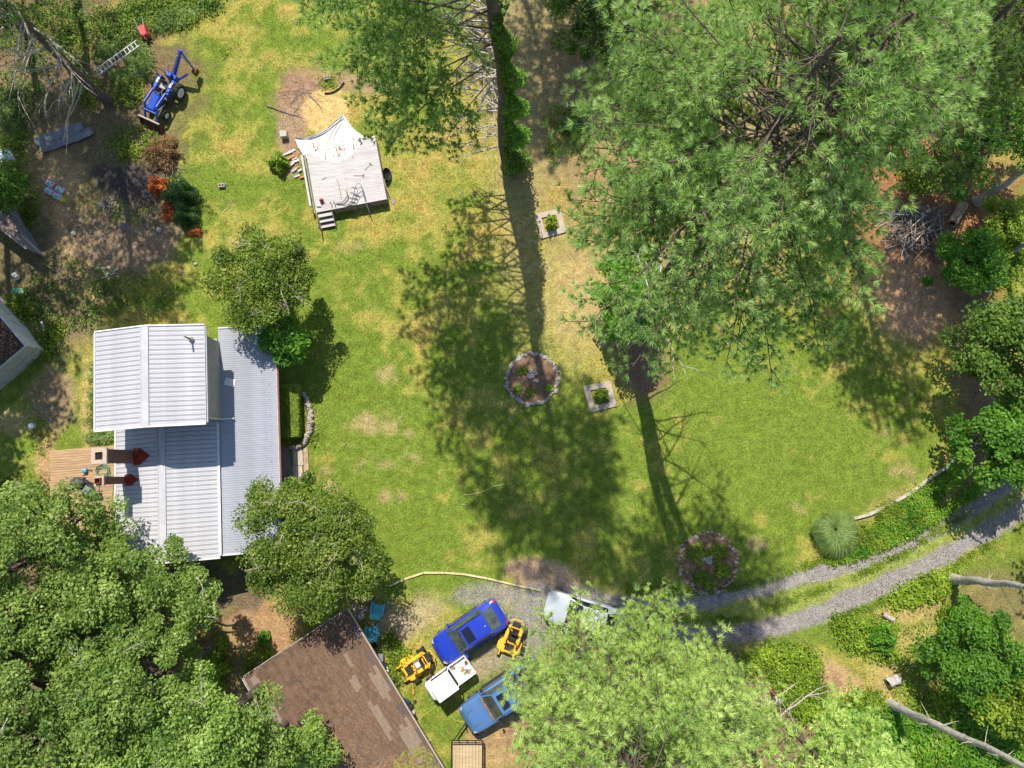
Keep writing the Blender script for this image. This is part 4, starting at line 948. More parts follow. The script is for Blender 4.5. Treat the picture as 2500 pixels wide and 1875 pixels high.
# ================================================================== VEHICLES
def loft_car(root, st, paint, glass, roofm=None):
    """st: stations (x, half width, sill z, belt z, half width of top, top z, zone) from rear to front; zones pick what each strip of skin is"""
    ring = []
    for (x, w_, zs, zb, wt, zt, zone) in st:
        ring.append([(x, w_ * .94, zs), (x, w_, zs + .14), (x, w_, (zs + zb) / 2 + .08), (x, w_ * .975, zb), (x, max(wt + .015, w_ * (.86 if zt - zb > .2 else .93)), zb + (.05 if zt - zb > .2 else min(.03, (zt - zb) * .5))), (x, wt + .01, zt - .045 if zt - zb > .2 else zt - .012), (x, wt * .93, zt), (x, wt * .5, zt + .022), (x, 0, zt + .03)])
    parts = {}
    def put(k, quad):
        parts.setdefault(k, MB()).add(quad, [(0, 1, 2, 3)])
    n = len(ring[0])
    for i in range(len(ring) - 1):
        za, zb_ = st[i][6], st[i + 1][6]
        for j in range(n - 1):
            A_, B_, C_, D_ = ring[i][j], ring[i + 1][j], ring[i + 1][j + 1], ring[i][j + 1]
            kind = 'body'
            if j == 4 and za in 'rwcG' and zb_ in 'rwcG' and not (za == zb_ == 'c'): kind = 'side_window' if 'r' in (za, zb_) else 'body'
            if za + zb_ in ('gr', 'rg', 'gG', 'Gg'): kind = 'body'
            if j >= 6:
                if za + zb_ == 'rw': kind = 'windshield'
                if za + zb_ == 'br': kind = 'rear_window'
            for sgn_ in (1, -1):
                q = [(p[0], p[1] * sgn_, p[2]) for p in (A_, B_, C_, D_)]
                if sgn_ < 0: q = q[::-1]
                put(kind, q)
    # close the ends
    for R_, rev in ((ring[0], False), (ring[-1], True)):
        poly = [(p[0], p[1], p[2]) for p in R_] + [(p[0], -p[1], p[2]) for p in R_[-2::-1]]
        if rev: poly = poly[::-1]
        parts['body'].add(poly, [tuple(range(len(poly)))])
    out = {}
    for k, b in parts.items():
        me_m = M[paint] if k == 'body' else M[glass]
        o = b.build(k, me_m, root, smooth=False, world=False)
        # weld so that the skin shades smoothly
        import bmesh
        bm = bmesh.new(); bm.from_mesh(o.data); bmesh.ops.remove_doubles(bm, verts=bm.verts, dist=.0005); bmesh.ops.recalc_face_normals(bm, faces=bm.faces); bm.to_mesh(o.data); bm.free()
        o.data.polygons.foreach_set('use_smooth', np.ones(len(o.data.polygons), dtype=bool)); o.data.set_sharp_from_angle(angle=radians(32)); out[k] = o
    return out
def wheel(parent, x, y, r, wd, rimm='steel', ry=None):
    b = MB(); ax = (0, 1, 0); q = Matrix.Rotation(pi / 2, 3, 'X')
    b.lathe((x, y, r), [(r * .62, -wd / 2), (r * .93, -wd / 2), (r, -wd * .32), (r, wd * .32), (r * .93, wd / 2), (r * .62, wd / 2)], 22, q); wl = b.build('wheel', M['tyre_rubber'], parent, smooth=True, world=False)
    b = MB(); s = 1 if y > 0 else -1; b.cyl((x, y, r), r * .6, wd * 1.03, 16, 'Y'); b.cyl((x, y + s * wd * .47, r), r * .18, wd * .2, 10, 'Y'); b.build('rim', M[rimm], wl, world=False)
    return wl
def box_part(name, m, parent, c, d, rz=0, Mx=None, bev=.01):
    b = MB(); b.box(c, d, rz, Mx, bev); return b.build(name, M[m], parent, world=False)
HD = radians(213)
# --- blue estate car
p = g(1147, 1541, .6); car = thing('parked_car', 'bright blue estate car with a sunroof, parked on the grass edge', 'car', (p.x, p.y, 0), HD)
st = [(-2.16, .60, .38, .74, .46, .80, 'n'), (-2.12, .74, .30, .86, .60, .90, 'n'), (-2.02, .83, .25, .98, .68, 1.04, 'n'), (-1.86, .88, .22, 1.00, .70, 1.08, 'b'), (-1.78, .89, .22, 1.0, .66, 1.12, 'b'), (-1.18, .91, .2, .98, .58, 1.44, 'r'), (-.6, .91, .2, .96, .59, 1.48, 'r'), (0, .91, .2, .94, .59, 1.48, 'r'), (.38, .91, .2, .93, .58, 1.44, 'r'), (1.02, .91, .2, .92, .72, 1.0, 'w'),
      (1.12, .91, .2, .90, .74, .97, 'n'), (1.5, .89, .2, .86, .72, .93, 'n'), (1.85, .85, .22, .80, .66, .87, 'n'), (2.05, .77, .26, .72, .56, .79, 'n'), (2.17, .62, .32, .62, .40, .68, 'n'), (2.22, .40, .38, .54, .24, .58, 'n')]
loft_car(car, st, 'suv_blue', 'windscreen')
box_part('sunroof', 'dark_glass', car, (.02, 0, 1.512), (.50, .84, .012))
box_part('dashboard', 'black_metal', car, (.8, 0, .9), (.3, 1.3, .1))
for s in (1, -1):
    box_part('mirror', 'suv_blue', car, (.78, s * 1.0, 1.0), (.12, .2, .13), bev=.03); box_part('tail_light', 'tail_light', car, (-2.02, s * .70, .93), (.16, .24, .16), s * -.7, bev=.03)
    box_part('headlight', 'head_light', car, (1.98, s * .66, .75), (.28, .2, .08), s * -.75, bev=.03); box_part('roof_rail', 'black_metal', car, (-.4, s * .62, 1.49), (1.7, .03, .03)); box_part('door_handle', 'suv_blue', car, (-.05, s * .925, .82), (.16, .02, .03)); box_part('door_handle', 'suv_blue', car, (-.95, s * .925, .82), (.16, .02, .03))
    for x in (1.33, -1.33): wheel(car, x, s * .80, .32, .21)
box_part('antenna', 'white_rim', car, (-1.0, .1, 1.50), (.12, .03, .03)); box_part('licence_plate', 'white_plastic', car, (-2.17, 0, .62), (.01, .34, .14))
for k in range(3): 
    b = MB(); b.blob((-1.32, -.38 + .38 * k, 1.22), (.07, .13, .12), 5, 8, .05, R); b.build('headrest', M['white_rim'], car, world=False)
for s in (1, -1):
    box_part('belt_trim', 'black_metal', car, (-.1, s * .905, .985), (1.9, .02, .03)); box_part('door_seam', 'black_metal', car, (.42, s * .918, .7), (.014, .01, .42)); box_part('door_seam', 'black_metal', car, (-.58, s * .918, .7), (.014, .01, .42)); box_part('sill_trim', 'black_metal', car, (0, s * .90, .27), (2.2, .05, .1))
    box_part('roof_trim', 'black_metal', car, (-.3, s * .60, 1.455), (1.6, .02, .015))
for x, wd_, z_ in ((1.14, 1.42, .972), (1.98, 1.1, .81), (-1.93, 1.3, 1.065)): box_part('panel_seam', 'black_metal', car, (x, 0, z_ + .03), (.014, wd_, .008), bev=.001)
box_part('grille', 'black_metal', car, (2.19, 0, .5), (.06, .8, .16)); box_part('rear_wiper', 'black_metal', car, (-1.6, .1, 1.24), (.3, .02, .02), .5)
# --- steel blue pickup
p = g(1232, 1693, .6); tk = thing('pickup_truck', 'steel blue pickup truck with a sunroof, its bed hidden under the pine', 'pickup truck', (p.x + .05, p.y, 0), HD)
st = [(-2.62, .84, .42, .98, .80, 1.02, 'n'), (-2.58, .89, .36, 1.05, .85, 1.10, 'n'), (-1.12, .90, .33, 1.08, .86, 1.11, 'n'), (-1.10, .90, .33, 1.08, .84, 1.12, 'b'), (-.86, .90, .33, 1.10, .62, 1.70, 'r'), (-.5, .90, .33, 1.10, .64, 1.74, 'r'), (.2, .90, .33, 1.10, .64, 1.74, 'r'), (.52, .90, .33, 1.10, .63, 1.70, 'r'), (1.12, .90, .33, 1.08, .76, 1.17, 'w'),
      (1.22, .90, .33, 1.06, .78, 1.14, 'n'), (1.7, .89, .34, 1.02, .76, 1.10, 'n'), (2.2, .88, .36, .95, .74, 1.03, 'n'), (2.45, .84, .38, .88, .68, .96, 'n'), (2.58, .76, .40, .78, .56, .84, 'n'), (2.66, .55, .44, .66, .40, .70, 'n')]
loft_car(tk, st, 'truck_blue', 'windscreen')
box_part('bed_floor', 'black_metal', tk, (-1.86, 0, 1.135), (1.36, 1.36, .02)); box_part('sunroof', 'dark_glass', tk, (.12, 0, 1.772), (.46, .86, .012))
for s in (1, -1):
    for x in (-2.0,): box_part('bed_rail', 'truck_blue', tk, (-1.86, s * .77, 1.19), (1.4, .12, .12)); 
    box_part('mirror', 'black_metal', tk, (.95, s * 1.02, 1.16), (.12, .2, .16), bev=.03); box_part('headlight', 'head_light', tk, (2.36, s * .73, .90), (.34, .16, .10), s * -.3, bev=.03); box_part('tail_light', 'tail_light', tk, (-2.6, s * .74, .95), (.08, .16, .26))
    box_part('roof_rail', 'truck_blue', tk, (-.15, s * .68, 1.735), (1.2, .035, .04)); box_part('hood_crease', 'truck_blue', tk, (1.8, s * .42, 1.105), (.95, .025, .03), bev=.008)
    for x in (1.62, -1.62): wheel(tk, x, s * .78, .37, .25)
box_part('brake_light', 'tail_light', tk, (-.93, 0, 1.66), (.08, .42, .05)); box_part('front_bumper', 'grey_slate', tk, (2.62, 0, .50), (.16, 1.5, .2), bev=.05)
box_part('wiper_cowl', 'black_metal', tk, (1.16, 0, 1.165), (.12, 1.4, .03)); 
for s in (-.3, .35): b = MB(); b.beam((1.14, s - .25, 1.20), (1.05, s + .3, 1.27), .02, .015); b.build('wiper', M['black_metal'], tk, world=False)
for s in (1, -1):
    box_part('belt_trim', 'black_metal', tk, (.1, s * .893, 1.10), (1.7, .02, .03)); box_part('door_seam', 'black_metal', tk, (.62, s * .908, .8), (.014, .01, .5)); box_part('door_seam', 'black_metal', tk, (-.22, s * .908, .8), (.014, .01, .5)); box_part('running_board', 'black_metal', tk, (0, s * .93, .36), (2.0, .14, .05)); box_part('wheel_flare', 'truck_blue', tk, (1.62, s * .91, .86), (.85, .06, .1), bev=.02)
for x, wd_, z_ in ((1.26, 1.5, 1.165), (2.42, 1.25, 1.0)): box_part('panel_seam', 'black_metal', tk, (x, 0, z_), (.014, wd_, .008), bev=.001)
P_ = np.stack([rng.uniform(1.10, 1.24, 260), rng.uniform(-.72, .72, 260), rng.uniform(1.185, 1.21, 260)], 1); V, F = leaf_quads(P_, .09, 2.5, .22); tag(np_mesh('needle_litter', V, F, 4, M['needle_litter'], tk, world=False), kind='stuff')
# --- silver car nosed under the pine
p = g(1428, 1502, .6); sc_ = thing('silver_car', 'silver car with its rear half covered by the pine branches', 'car', (p.x, p.y, 0), radians(164))
st = [(-2.25, .62, .36, .72, .5, .80, 'n'), (-2.1, .82, .26, .9, .66, .96, 'n'), (-1.7, .88, .22, .95, .68, 1.02, 'b'), (-1.1, .9, .2, .94, .58, 1.38, 'r'), (-.3, .9, .2, .92, .58, 1.44, 'r'), (.3, .9, .2, .91, .57, 1.38, 'r'), (1.05, .9, .2, .90, .72, .98, 'w'), (1.2, .9, .2, .88, .73, .95, 'n'), (1.8, .87, .22, .80, .68, .88, 'n'), (2.12, .78, .26, .70, .58, .78, 'n'), (2.3, .6, .34, .58, .4, .62, 'n')]
loft_car(sc_, st, 'car_silver', 'dark_glass')
for s in (1, -1):
    box_part('mirror', 'car_silver', sc_, (.8, s * .99, .98), (.12, .18, .12), bev=.03); box_part('headlight', 'head_light', sc_, (2.05, s * .66, .72), (.26, .2, .08), s * -.6, bev=.03); box_part('tail_light', 'tail_light', sc_, (-2.15, s * .66, .82), (.12, .26, .12))
    for x in (1.36, -1.36): wheel(sc_, x, s * .80, .32, .21)
# --- dark car under the pine
p = g(1775, 1728, .6); nc_ = thing('dark_car', 'dark blue car with red tail lights glimpsed under the pines', 'car', (p.x, p.y, 0), radians(140))
loft_car(nc_, st, 'car_navy', 'dark_glass')
for s in (1, -1):
    box_part('mirror', 'car_navy', nc_, (.8, s * .99, .98), (.12, .18, .12), bev=.03); box_part('tail_light', 'tail_light', nc_, (-2.13, s * .62, .95), (.26, .42, .2), bev=.04); box_part('headlight', 'head_light', nc_, (2.05, s * .66, .72), (.26, .2, .08), s * -.6)
    for x in (1.36, -1.36): wheel(nc_, x, s * .80, .32, .21)
p = g(1706, 1702, .4); t = thing('utility_trailer', 'small grey-blue tarped trailer glimpsed under the pine branches', 'trailer', (p.x, p.y, 0), 1.3)
box_part('bed', 'tarp_grey', t, (0, 0, .55), (1.5, 1.0, .35)); box_part('cover', 'truck_blue', t, (0, 0, .75), (1.46, .96, .05)); box_part('drawbar', 'black_metal', t, (1.1, 0, .4), (.8, .08, .08))
for s in (1, -1): wheel(t, 0, s * .58, .25, .14)
# --- white utility cart
p = g(1097, 1655, .7); ct = thing('utility_cart', 'white two seat utility cart with junk in its open cargo bed', 'utility cart', (p.x, p.y, 0), HD + radians(2))
box_part('chassis', 'cart_white', ct, (0, 0, .42), (2.5, 1.05, .28), bev=.08); box_part('hood', 'cart_white', ct, (1.08, 0, .72), (.55, 1.1, .36), bev=.1); box_part('front_bumper', 'black_metal', ct, (1.38, 0, .5), (.1, 1.0, .2), bev=.03)
box_part('roof', 'cart_white', ct, (.28, 0, 1.80), (1.28, 1.2, .07), bev=.03); box_part('seat', 'black_rubber', ct, (0, 0, .75), (.5, 1.0, .16), bev=.05); box_part('seat_back', 'black_rubber', ct, (-.28, 0, 1.05), (.12, 1.0, .5), bev=.05)
for s in (1, -1):
    for x, x2 in ((.80, .88), (-.30, -.34)): b = MB(); b.beam((x2, s * .55, .6), (x, s * .52, 1.78), .06, .06); b.build('post', M['cart_white'], ct, world=False)
    box_part('door', 'cart_white', ct, (.28, s * .585, .85), (.95, .03, .55)); box_part('door_window', 'dark_glass', ct, (.28, s * .575, 1.42), (.9, .02, .5)); box_part('tail_light', 'tail_light', ct, (-1.42, s * .5, .7), (.04, .08, .1))
    for x in (.95, -.92): wheel(ct, x, s * .52, .29, .22)
box_part('windshield', 'dark_glass', ct, (.86, 0, 1.34), (.03, 1.0, .8), Mx=Matrix.Rotation(radians(-8), 3, 'Y'))
bd = box_part('cargo_bed', 'cart_white', ct, (-.88, 0, .78), (1.08, 1.16, .05))
for s in (1, -1): box_part('bed_side', 'cart_white', bd, (-.88, s * .57, .93), (1.08, .04, .3)); box_part('bed_side', 'cart_white', bd, (-.88 + s * .53, 0, .93), (.04, 1.10, .3))
jk = [('orange_plastic', 'orange bucket'), ('copper_straw', 'brown sack'), ('bag_white', 'pale plastic jug'), ('hose_yellow', 'yellow rag'), ('truck_blue', 'blue strap bundle'), ('cinder', 'grey tool box'), ('rust', 'rusty chain coil'), ('white_plastic', 'white bottle'), ('stick_wood', 'wooden offcut')]
Rz = Matrix.Rotation(HD + radians(2), 3, 'Z')
for i in range(9):
    m_, nm_ = jk[i]; q = Vector((p.x, p.y, 0)) + Rz @ Vector((-.88 + R.uniform(-.42, .42), R.uniform(-.46, .46), .805)); b = MB()
    if i % 3 == 0: b.lathe((q.x, q.y, q.z), [(.07, 0), (.09, .16), (.05, .2)], 10)
    elif i % 3 == 1: b.blob((q.x, q.y, q.z + .07), (.17, .13, .08), 4, 8, .25, R)
    else: b.box((q.x, q.y, q.z + .05), (.34, .12, .09), R.uniform(0, 3), bev=.015)
    tag(b.build(nm_.split()[-1] if ' ' in nm_ else nm_, M[m_]), nm_ + ' among the junk in the white cart bed', nm_.split()[-1], 'junk in the cart bed')
# --- yellow zero turn mowers
def mower(label, px, py, rz, loc_seat):
    p = g(px, py, .3); t = thing('ride_on_mower', label, 'lawn mower', (p.x, p.y, 0), rz, 'yellow ride-on mowers')
    b = MB(); b.prism([(.95, -.42), (.95, .42), (.75, .66), (.15, .68), (0, .5), (0, -.5), (.15, -.68), (.75, -.66)], .16, .30); b.build('mowing_deck', M['mower_yellow'], t, world=False, bev=.03)
    box_part('discharge_chute', 'black_rubber', t, (.5, .78, .22), (.42, .24, .06)); b = MB(); b.box((.1, 0, .42), (1.5, .5, .14), bev=.03); b.build('frame', M['mower_yellow'], t, world=False)
    for s in (1, -1):
        b = MB(); b.prism([(-.75, s * .26), (.35, s * .26), (.42, s * .36), (.1, s * .46), (-.62, s * .46)], .50, .72); b.build('fender', M['mower_yellow'], t, world=False, bev=.03)
        b = MB(); b.tube([(.1, s * .30, .6), (.2, s * .30, .95), (.05, s * .22, 1.02)], .022, 6); b.build('control_lever', M['black_metal'], t, world=False)
        b = MB(); b.beam((.8, s * .42, .4), (1.12, s * .42, .36), .07, .06); b.build('caster_arm', M['mower_yellow'], t, world=False)
        wheel(t, -.52, s * .52, .26, .26, 'mower_yellow'); wheel(t, 1.12, s * .42, .14, .11, 'mower_yellow')
        b = MB(); b.tube([(-.6, s * .40, .6), (-.62, s * .42, 1.2), (-.75, s * .38, 1.55)], .03, 6); b.build('roll_post', M['mower_yellow'], t, world=False)
    b = MB(); b.tube([(-.75, -.38, 1.55), (-.80, -.3, 1.62), (-.80, .3, 1.62), (-.75, .38, 1.55)], .032, 6); b.build('roll_bar', M['mower_yellow'], t, world=False)
    b = MB(); b.tube([(-.9, -.36, .55), (-1.05, -.2, .58), (-1.05, .2, .58), (-.9, .36, .55)], .035, 6); b.build('rear_guard', M['mower_yellow'], t, world=False)
    box_part('engine', 'black_metal', t, (-.72, 0, .62), (.42, .44, .34), bev=.05); box_part('seat', 'grey_slate' if loc_seat else 'black_rubber', t, (-.12, 0, .72), (.46, .48, .12), bev=.05); box_part('seat_back', 'black_rubber', t, (-.36, 0, .92), (.12, .46, .42), bev=.05)
    box_part('footplate', 'black_metal', t, (.52, 0, .50), (.4, .46, .02)); box_part('seat_pad', 'cart_white' if loc_seat else 'black_rubber', t, (-.10, 0, .795), (.26, .26, .03), bev=.012)
    return t
mower('yellow ride-on mower with a pale seat beside the garage, left of the white cart', 1019, 1620, radians(213), 1)
mower('yellow ride-on mower behind the blue car, partly under the pine', 1250, 1556, radians(250), 0)
# --- trailer at the bottom edge
p = g(1141, 1852, .5); tr_ = thing('flat_trailer', 'black railed flat trailer with a plank floor, tongue pointing to the parked truck', 'trailer', (p.x, p.y, 0), pi / 2)
for k in range(9): box_part('plank', 'trailer_wood', tr_, (-.8, -.72 + k * .18, .5), (3.4, .168, .04), bev=.004)
for s in (1, -1):
    box_part('side_rail', 'black_metal', tr_, (-.8, s * .86, .78), (3.5, .05, .05)); box_part('side_rail', 'black_metal', tr_, (-.8, s * .86, .48), (3.5, .06, .08))
    for x in (.9, .2, -.6, -1.6): box_part('rail_post', 'black_metal', tr_, (x, s * .86, .64), (.05, .05, .3))
    wheel(tr_, -1.0, s * 1.05, .33, .2); box_part('mudguard', 'black_metal', tr_, (-1.0, s * 1.05, .72), (.9, .26, .03)); b = MB(); b.beam((.9, s * .8, .46), (2.0, 0, .46), .06, .08); b.build('tongue', M['black_metal'], tr_, world=False)
for z in (.48, .78): box_part('front_rail', 'black_metal', tr_, (.93, 0, z), (.05, 1.75, .06))
for y in (-.45, 0, .45): box_part('rail_post', 'black_metal', tr_, (.93, y, .64), (.05, .05, .3))
box_part('coupler', 'steel', tr_, (2.1, 0, .46), (.3, .12, .1), bev=.03); b = MB(); b.tube([(1.75, .14, .0), (1.75, .14, .75)], .035, 8); b.cyl((1.75, .14, .05), .09, .05, 12, 'X'); b.build('jack', M['steel'], tr_, world=False)
# --- tractor
p = g(402, 236, .4); tt = thing('tractor', 'small blue tractor with a front loader bucket and a backhoe', 'tractor', (p.x, p.y, 0), radians(-115))
b = MB(); b.add([(.25, .28, .62), (1.32, .26, .62), (1.32, .26, .98), (.25, .30, 1.10), (.25, -.28, .62), (1.32, -.26, .62), (1.32, -.26, .98), (.25, -.30, 1.10), (1.24, .20, 1.06), (.25, .22, 1.20), (1.24, -.20, 1.06), (.25, -.22, 1.20)],
    [(0, 1, 2, 3), (4, 7, 6, 5), (3, 2, 8, 9), (7, 11, 10, 6), (9, 8, 10, 11), (1, 5, 6, 10, 8, 2), (0, 3, 9, 11, 7, 4), (0, 4, 5, 1)]); b.build('hood', M['tractor_blue'], tt, world=False, bev=.02)
box_part('grille', 'black_metal', tt, (1.335, 0, .78), (.03, .4, .3)); box_part('chassis', 'black_metal', tt, (.1, 0, .52), (2.3, .34, .26)); box_part('dash', 'black_metal', tt, (.17, 0, 1.08), (.16, .4, .26), bev=.03)
b = MB(); b.tube([(.1 + .17 * cos(a) * .8, .17 * sin(a), 1.32 + .08 * cos(a)) for a in [k * pi / 8 for k in range(17)]], .014, 5); b.tube([(.14, 0, 1.1), (.1, 0, 1.32)], .018, 5); b.build('steering_wheel', M['black_rubber'], tt, world=False)
box_part('seat', 'cinder', tt, (-.42, 0, .96), (.4, .42, .1), bev=.04); box_part('seat_back', 'black_rubber', tt, (-.64, 0, 1.15), (.1, .42, .34), bev=.04); box_part('floor_plate', 'black_metal', tt, (-.1, 0, .66), (.7, .9, .03))
for s in (1, -1):
    b = MB(); b.prism([(-.98, s * .34), (-.98, s * .56), (-.18, s * .56), (-.06, s * .34)], .98, 1.06); b.prism([(-.2, s * .34), (-.2, s * .56), (.02, s * .54), (.02, s * .36)], .66, 1.0); b.build('fender', M['tractor_blue'], tt, world=False, bev=.03)
    box_part('fender_panel', 'white_rim', tt, (-.62, s * .45, 1.068), (.34, .14, .01), bev=.002)
    wheel(tt, -.6, s * .72, .50, .30, 'white_rim'); wheel(tt, 1.02, s * .56, .30, .2, 'white_rim')
    for k in range(18):
        a = k * 2 * pi / 18; b = MB(); b.box((-.6 + .505 * cos(a), s * (.72 + (.06 if k % 2 else -.06)), .5 + .505 * sin(a)), (.05, .17, .05), M=Matrix.Rotation(-a, 3, 'Y') @ Matrix.Rotation((.5 if k % 2 else -.5), 3, 'X')); b.build('tread_lug', M['tyre_rubber'], tt, world=False)
    b = MB(); b.beam((.0, s * .42, 1.05), (1.05, s * .42, 1.18), .07, .14); b.beam((1.0, s * .42, 1.18), (1.75, s * .42, .40), .07, .13); b.build('loader_arm', M['tractor_blue'], tt, world=False)
    b = MB(); b.tube([(.5, s * .42, .62), (1.25, s * .42, .98)], .028, 6); b.build('loader_cylinder', M['steel'], tt, world=False); box_part('loader_post', 'tractor_blue', tt, (.05, s * .40, .82), (.16, .08, .56))
    b = MB(); b.tube([(-.80, s * .36, .9), (-.86, s * .36, 1.7), (-.95, s * .34, 1.95)], .026, 6); b.build('roll_post', M['black_metal'], tt, world=False)
b = MB(); b.tube([(-.95, -.34, 1.95), (-.97, -.26, 2.02), (-.97, .26, 2.02), (-.95, .34, 1.95)], .028, 6); b.build('roll_bar', M['black_metal'], tt, world=False)
b = MB(); b.beam((1.35, -.42, .92), (1.35, .42, .92), .08, .08); b.build('loader_crossbar', M['tractor_blue'], tt, world=False)
b = MB(); prof = [(1.78, .62), (1.72, .3), (1.82, .06), (2.2, .02), (2.2, .05), (1.86, .1), (1.78, .32), (1.82, .62)]
vs_ = [(x, -.72, z) for x, z in prof] + [(x, .72, z) for x, z in prof]; n = len(prof); b.add(vs_, [(i, (i + 1) % n, n + (i + 1) % n, n + i) for i in range(n)])
for s in (-.73, .73): b.add([(x, s, z) for x, z in [(1.78, .62), (1.72, .3), (1.82, .06), (2.2, .02)]], [(0, 1, 2, 3)])
b.build('bucket', M['rust'], tt, world=False); box_part('bucket_lip', 'cinder', tt, (1.80, 0, .64), (.09, 1.46, .05))
box_part('backhoe_frame', 'tractor_blue', tt, (-1.25, 0, .62), (.3, .7, .5), bev=.04); box_part('backhoe_valves', 'tractor_blue', tt, (-1.2, .0, 1.0), (.3, .34, .22), bev=.04)
for y in (-.12, -.04, .04, .12): b = MB(); b.tube([(-1.15, y, 1.1), (-1.08, y * 1.2, 1.32)], .012, 5); b.build('control_lever', M['steel'], tt, world=False)
for k in range(3): b = MB(); b.tube(crooked((-1.1 - .05 * k, .05 * k, 1.05), (-.6, -.4 + .3 * k, .3), .7, 5, .3, .25, R), .014, 5); b.build('hydraulic_hose', M['black_rubber' if k else 'red_paint'], tt, world=False)
b = MB(); b.beam((-1.42, .0, .6), (-2.55, .62, 2.05), .13, .2); b.build('boom', M['tractor_blue'], tt, world=False)
b = MB(); b.beam((-2.5, .62, 2.05), (-2.25, 1.0, .75), .10, .14); b.build('dipper_arm', M['tractor_blue'], tt, world=False)
b = MB(); b.tube([(-1.5, .1, 1.0), (-2.2, .48, 1.9)], .03, 6); b.tube([(-2.3, .66, 1.9), (-2.26, .95, 1.1)], .025, 6); b.build('hydraulic_cylinder', M['steel'], tt, world=False)
b = MB(); b.prism([(-2.45, .9), (-2.05, .9), (-2.0, 1.2), (-2.4, 1.2)], .35, .75); b.build('digging_bucket', M['rust'], tt, world=False, bev=.04)
for s in (1, -1): b = MB(); b.beam((-1.3, s * .3, .5), (-1.75, s * .95, .9 if s > 0 else .1), .08, .1); b.build('stabiliser', M['tractor_blue'], tt, world=False)

# ================================================================== YARD THINGS
# aluminium ladder leaning in the weeds
a, c = g(232, 180, .55), g(337, 105, .75); t = thing('ladder', 'aluminium ladder lying in the tall weeds near the blue tractor', 'ladder', (a.x, a.y, 0)); d = (c - a); sd = Vector((-d.y, d.x, 0)).normalized() * .2
for s in (1, -1): b = MB(); b.beam(a + sd * s, c + sd * s, .035, .07); b.build('rail', M['white_rim'], t)
for k in range(12): b = MB(); q = a + d * ((k + .6) / 12.2); b.beam(q - sd, q + sd, .035, .03); b.build('rung', M['white_rim'], t)
for k in range(4):
    q = a + d * (.15 + .22 * k); b = MB(); b.box((q.x, q.y, (a.z + (c.z - a.z) * (.15 + .22 * k)) / 2 - .02), (.08, .08, a.z + (c.z - a.z) * (.15 + .22 * k) - .06)); b.build('prop', M['stick_wood'], t)
p = g(349, 76, .4); t = thing('wheelbarrow', 'rusty red wheelbarrow tub tipped over in the weeds above the ladder', 'wheelbarrow', (p.x, p.y, .12), -1.2); b = MB(); b.add([(-.4, -.24, .38), (.36, -.18, .38), (.36, .18, .38), (-.4, .24, .38), (-.3, -.34, .04), (.45, -.28, .04), (.45, .28, .04), (-.3, .34, .04)], [(3, 2, 1, 0), (0, 1, 5, 4), (1, 2, 6, 5), (2, 3, 7, 6), (3, 0, 4, 7), (4, 5, 6, 7)]); b.build('tray', M['red_paint'], t, world=False, bev=.04)
b = MB(); b.tube([(.4, 0, .42), (.7, .0, .4)], .02, 6); b.build('axle', M['black_metal'], t, world=False); wheel(t, .55, .02, .17, .09, 'rust'); 
for s in (-1, 1): b = MB(); b.tube([(.3, s * .12, .42), (-.9, s * .28, .4)], .02, 6); b.build('handle', M['grey_timber'], t, world=False)
# grey sheets
p = g(150, 335, .2); t = thing('roofing_sheets', 'two long weathered dark sheets lying overlapped on the forest floor', 'sheets', (p.x, p.y, 0), radians(21))
for k, (dy, dx, ln_) in enumerate(((.28, -.1, 3.1), (-.22, .25, 3.4))):
    b = MB(); n = 12; V_ = []
    for i in range(n + 1):
        x = dx - ln_ / 2 + ln_ * i / n; w2 = .30 * (1 - .5 * max(0, abs(i / n - .5) * 2 - .75) * 4 * .5) + R.uniform(-.03, .03)
        V_ += [(x, dy - w2, .16 + .05 * sin(i * 1.3 + k) - .03 * k), (x, dy + w2, .22 + .05 * sin(i + k) - .03 * k), (x, dy - w2, .0 + .1), (x, dy + w2, .1)]
    f = []
    for i in range(n): q = i * 4; f += [(q, q + 4, q + 5, q + 1), (q + 2, q + 3, q + 7, q + 6), (q, q + 2, q + 6, q + 4), (q + 1, q + 5, q + 7, q + 3)]
    f += [(0, 1, 3, 2), (n * 4, n * 4 + 2, n * 4 + 3, n * 4 + 1)]; b.add(V_, f); b.build('sheet', M['tarp_grey'], t, world=False)
b = MB(); b.box((0, 0, .05), (2.4, .5, .1)); b.build('bearer', M['grey_timber'], t, world=False)
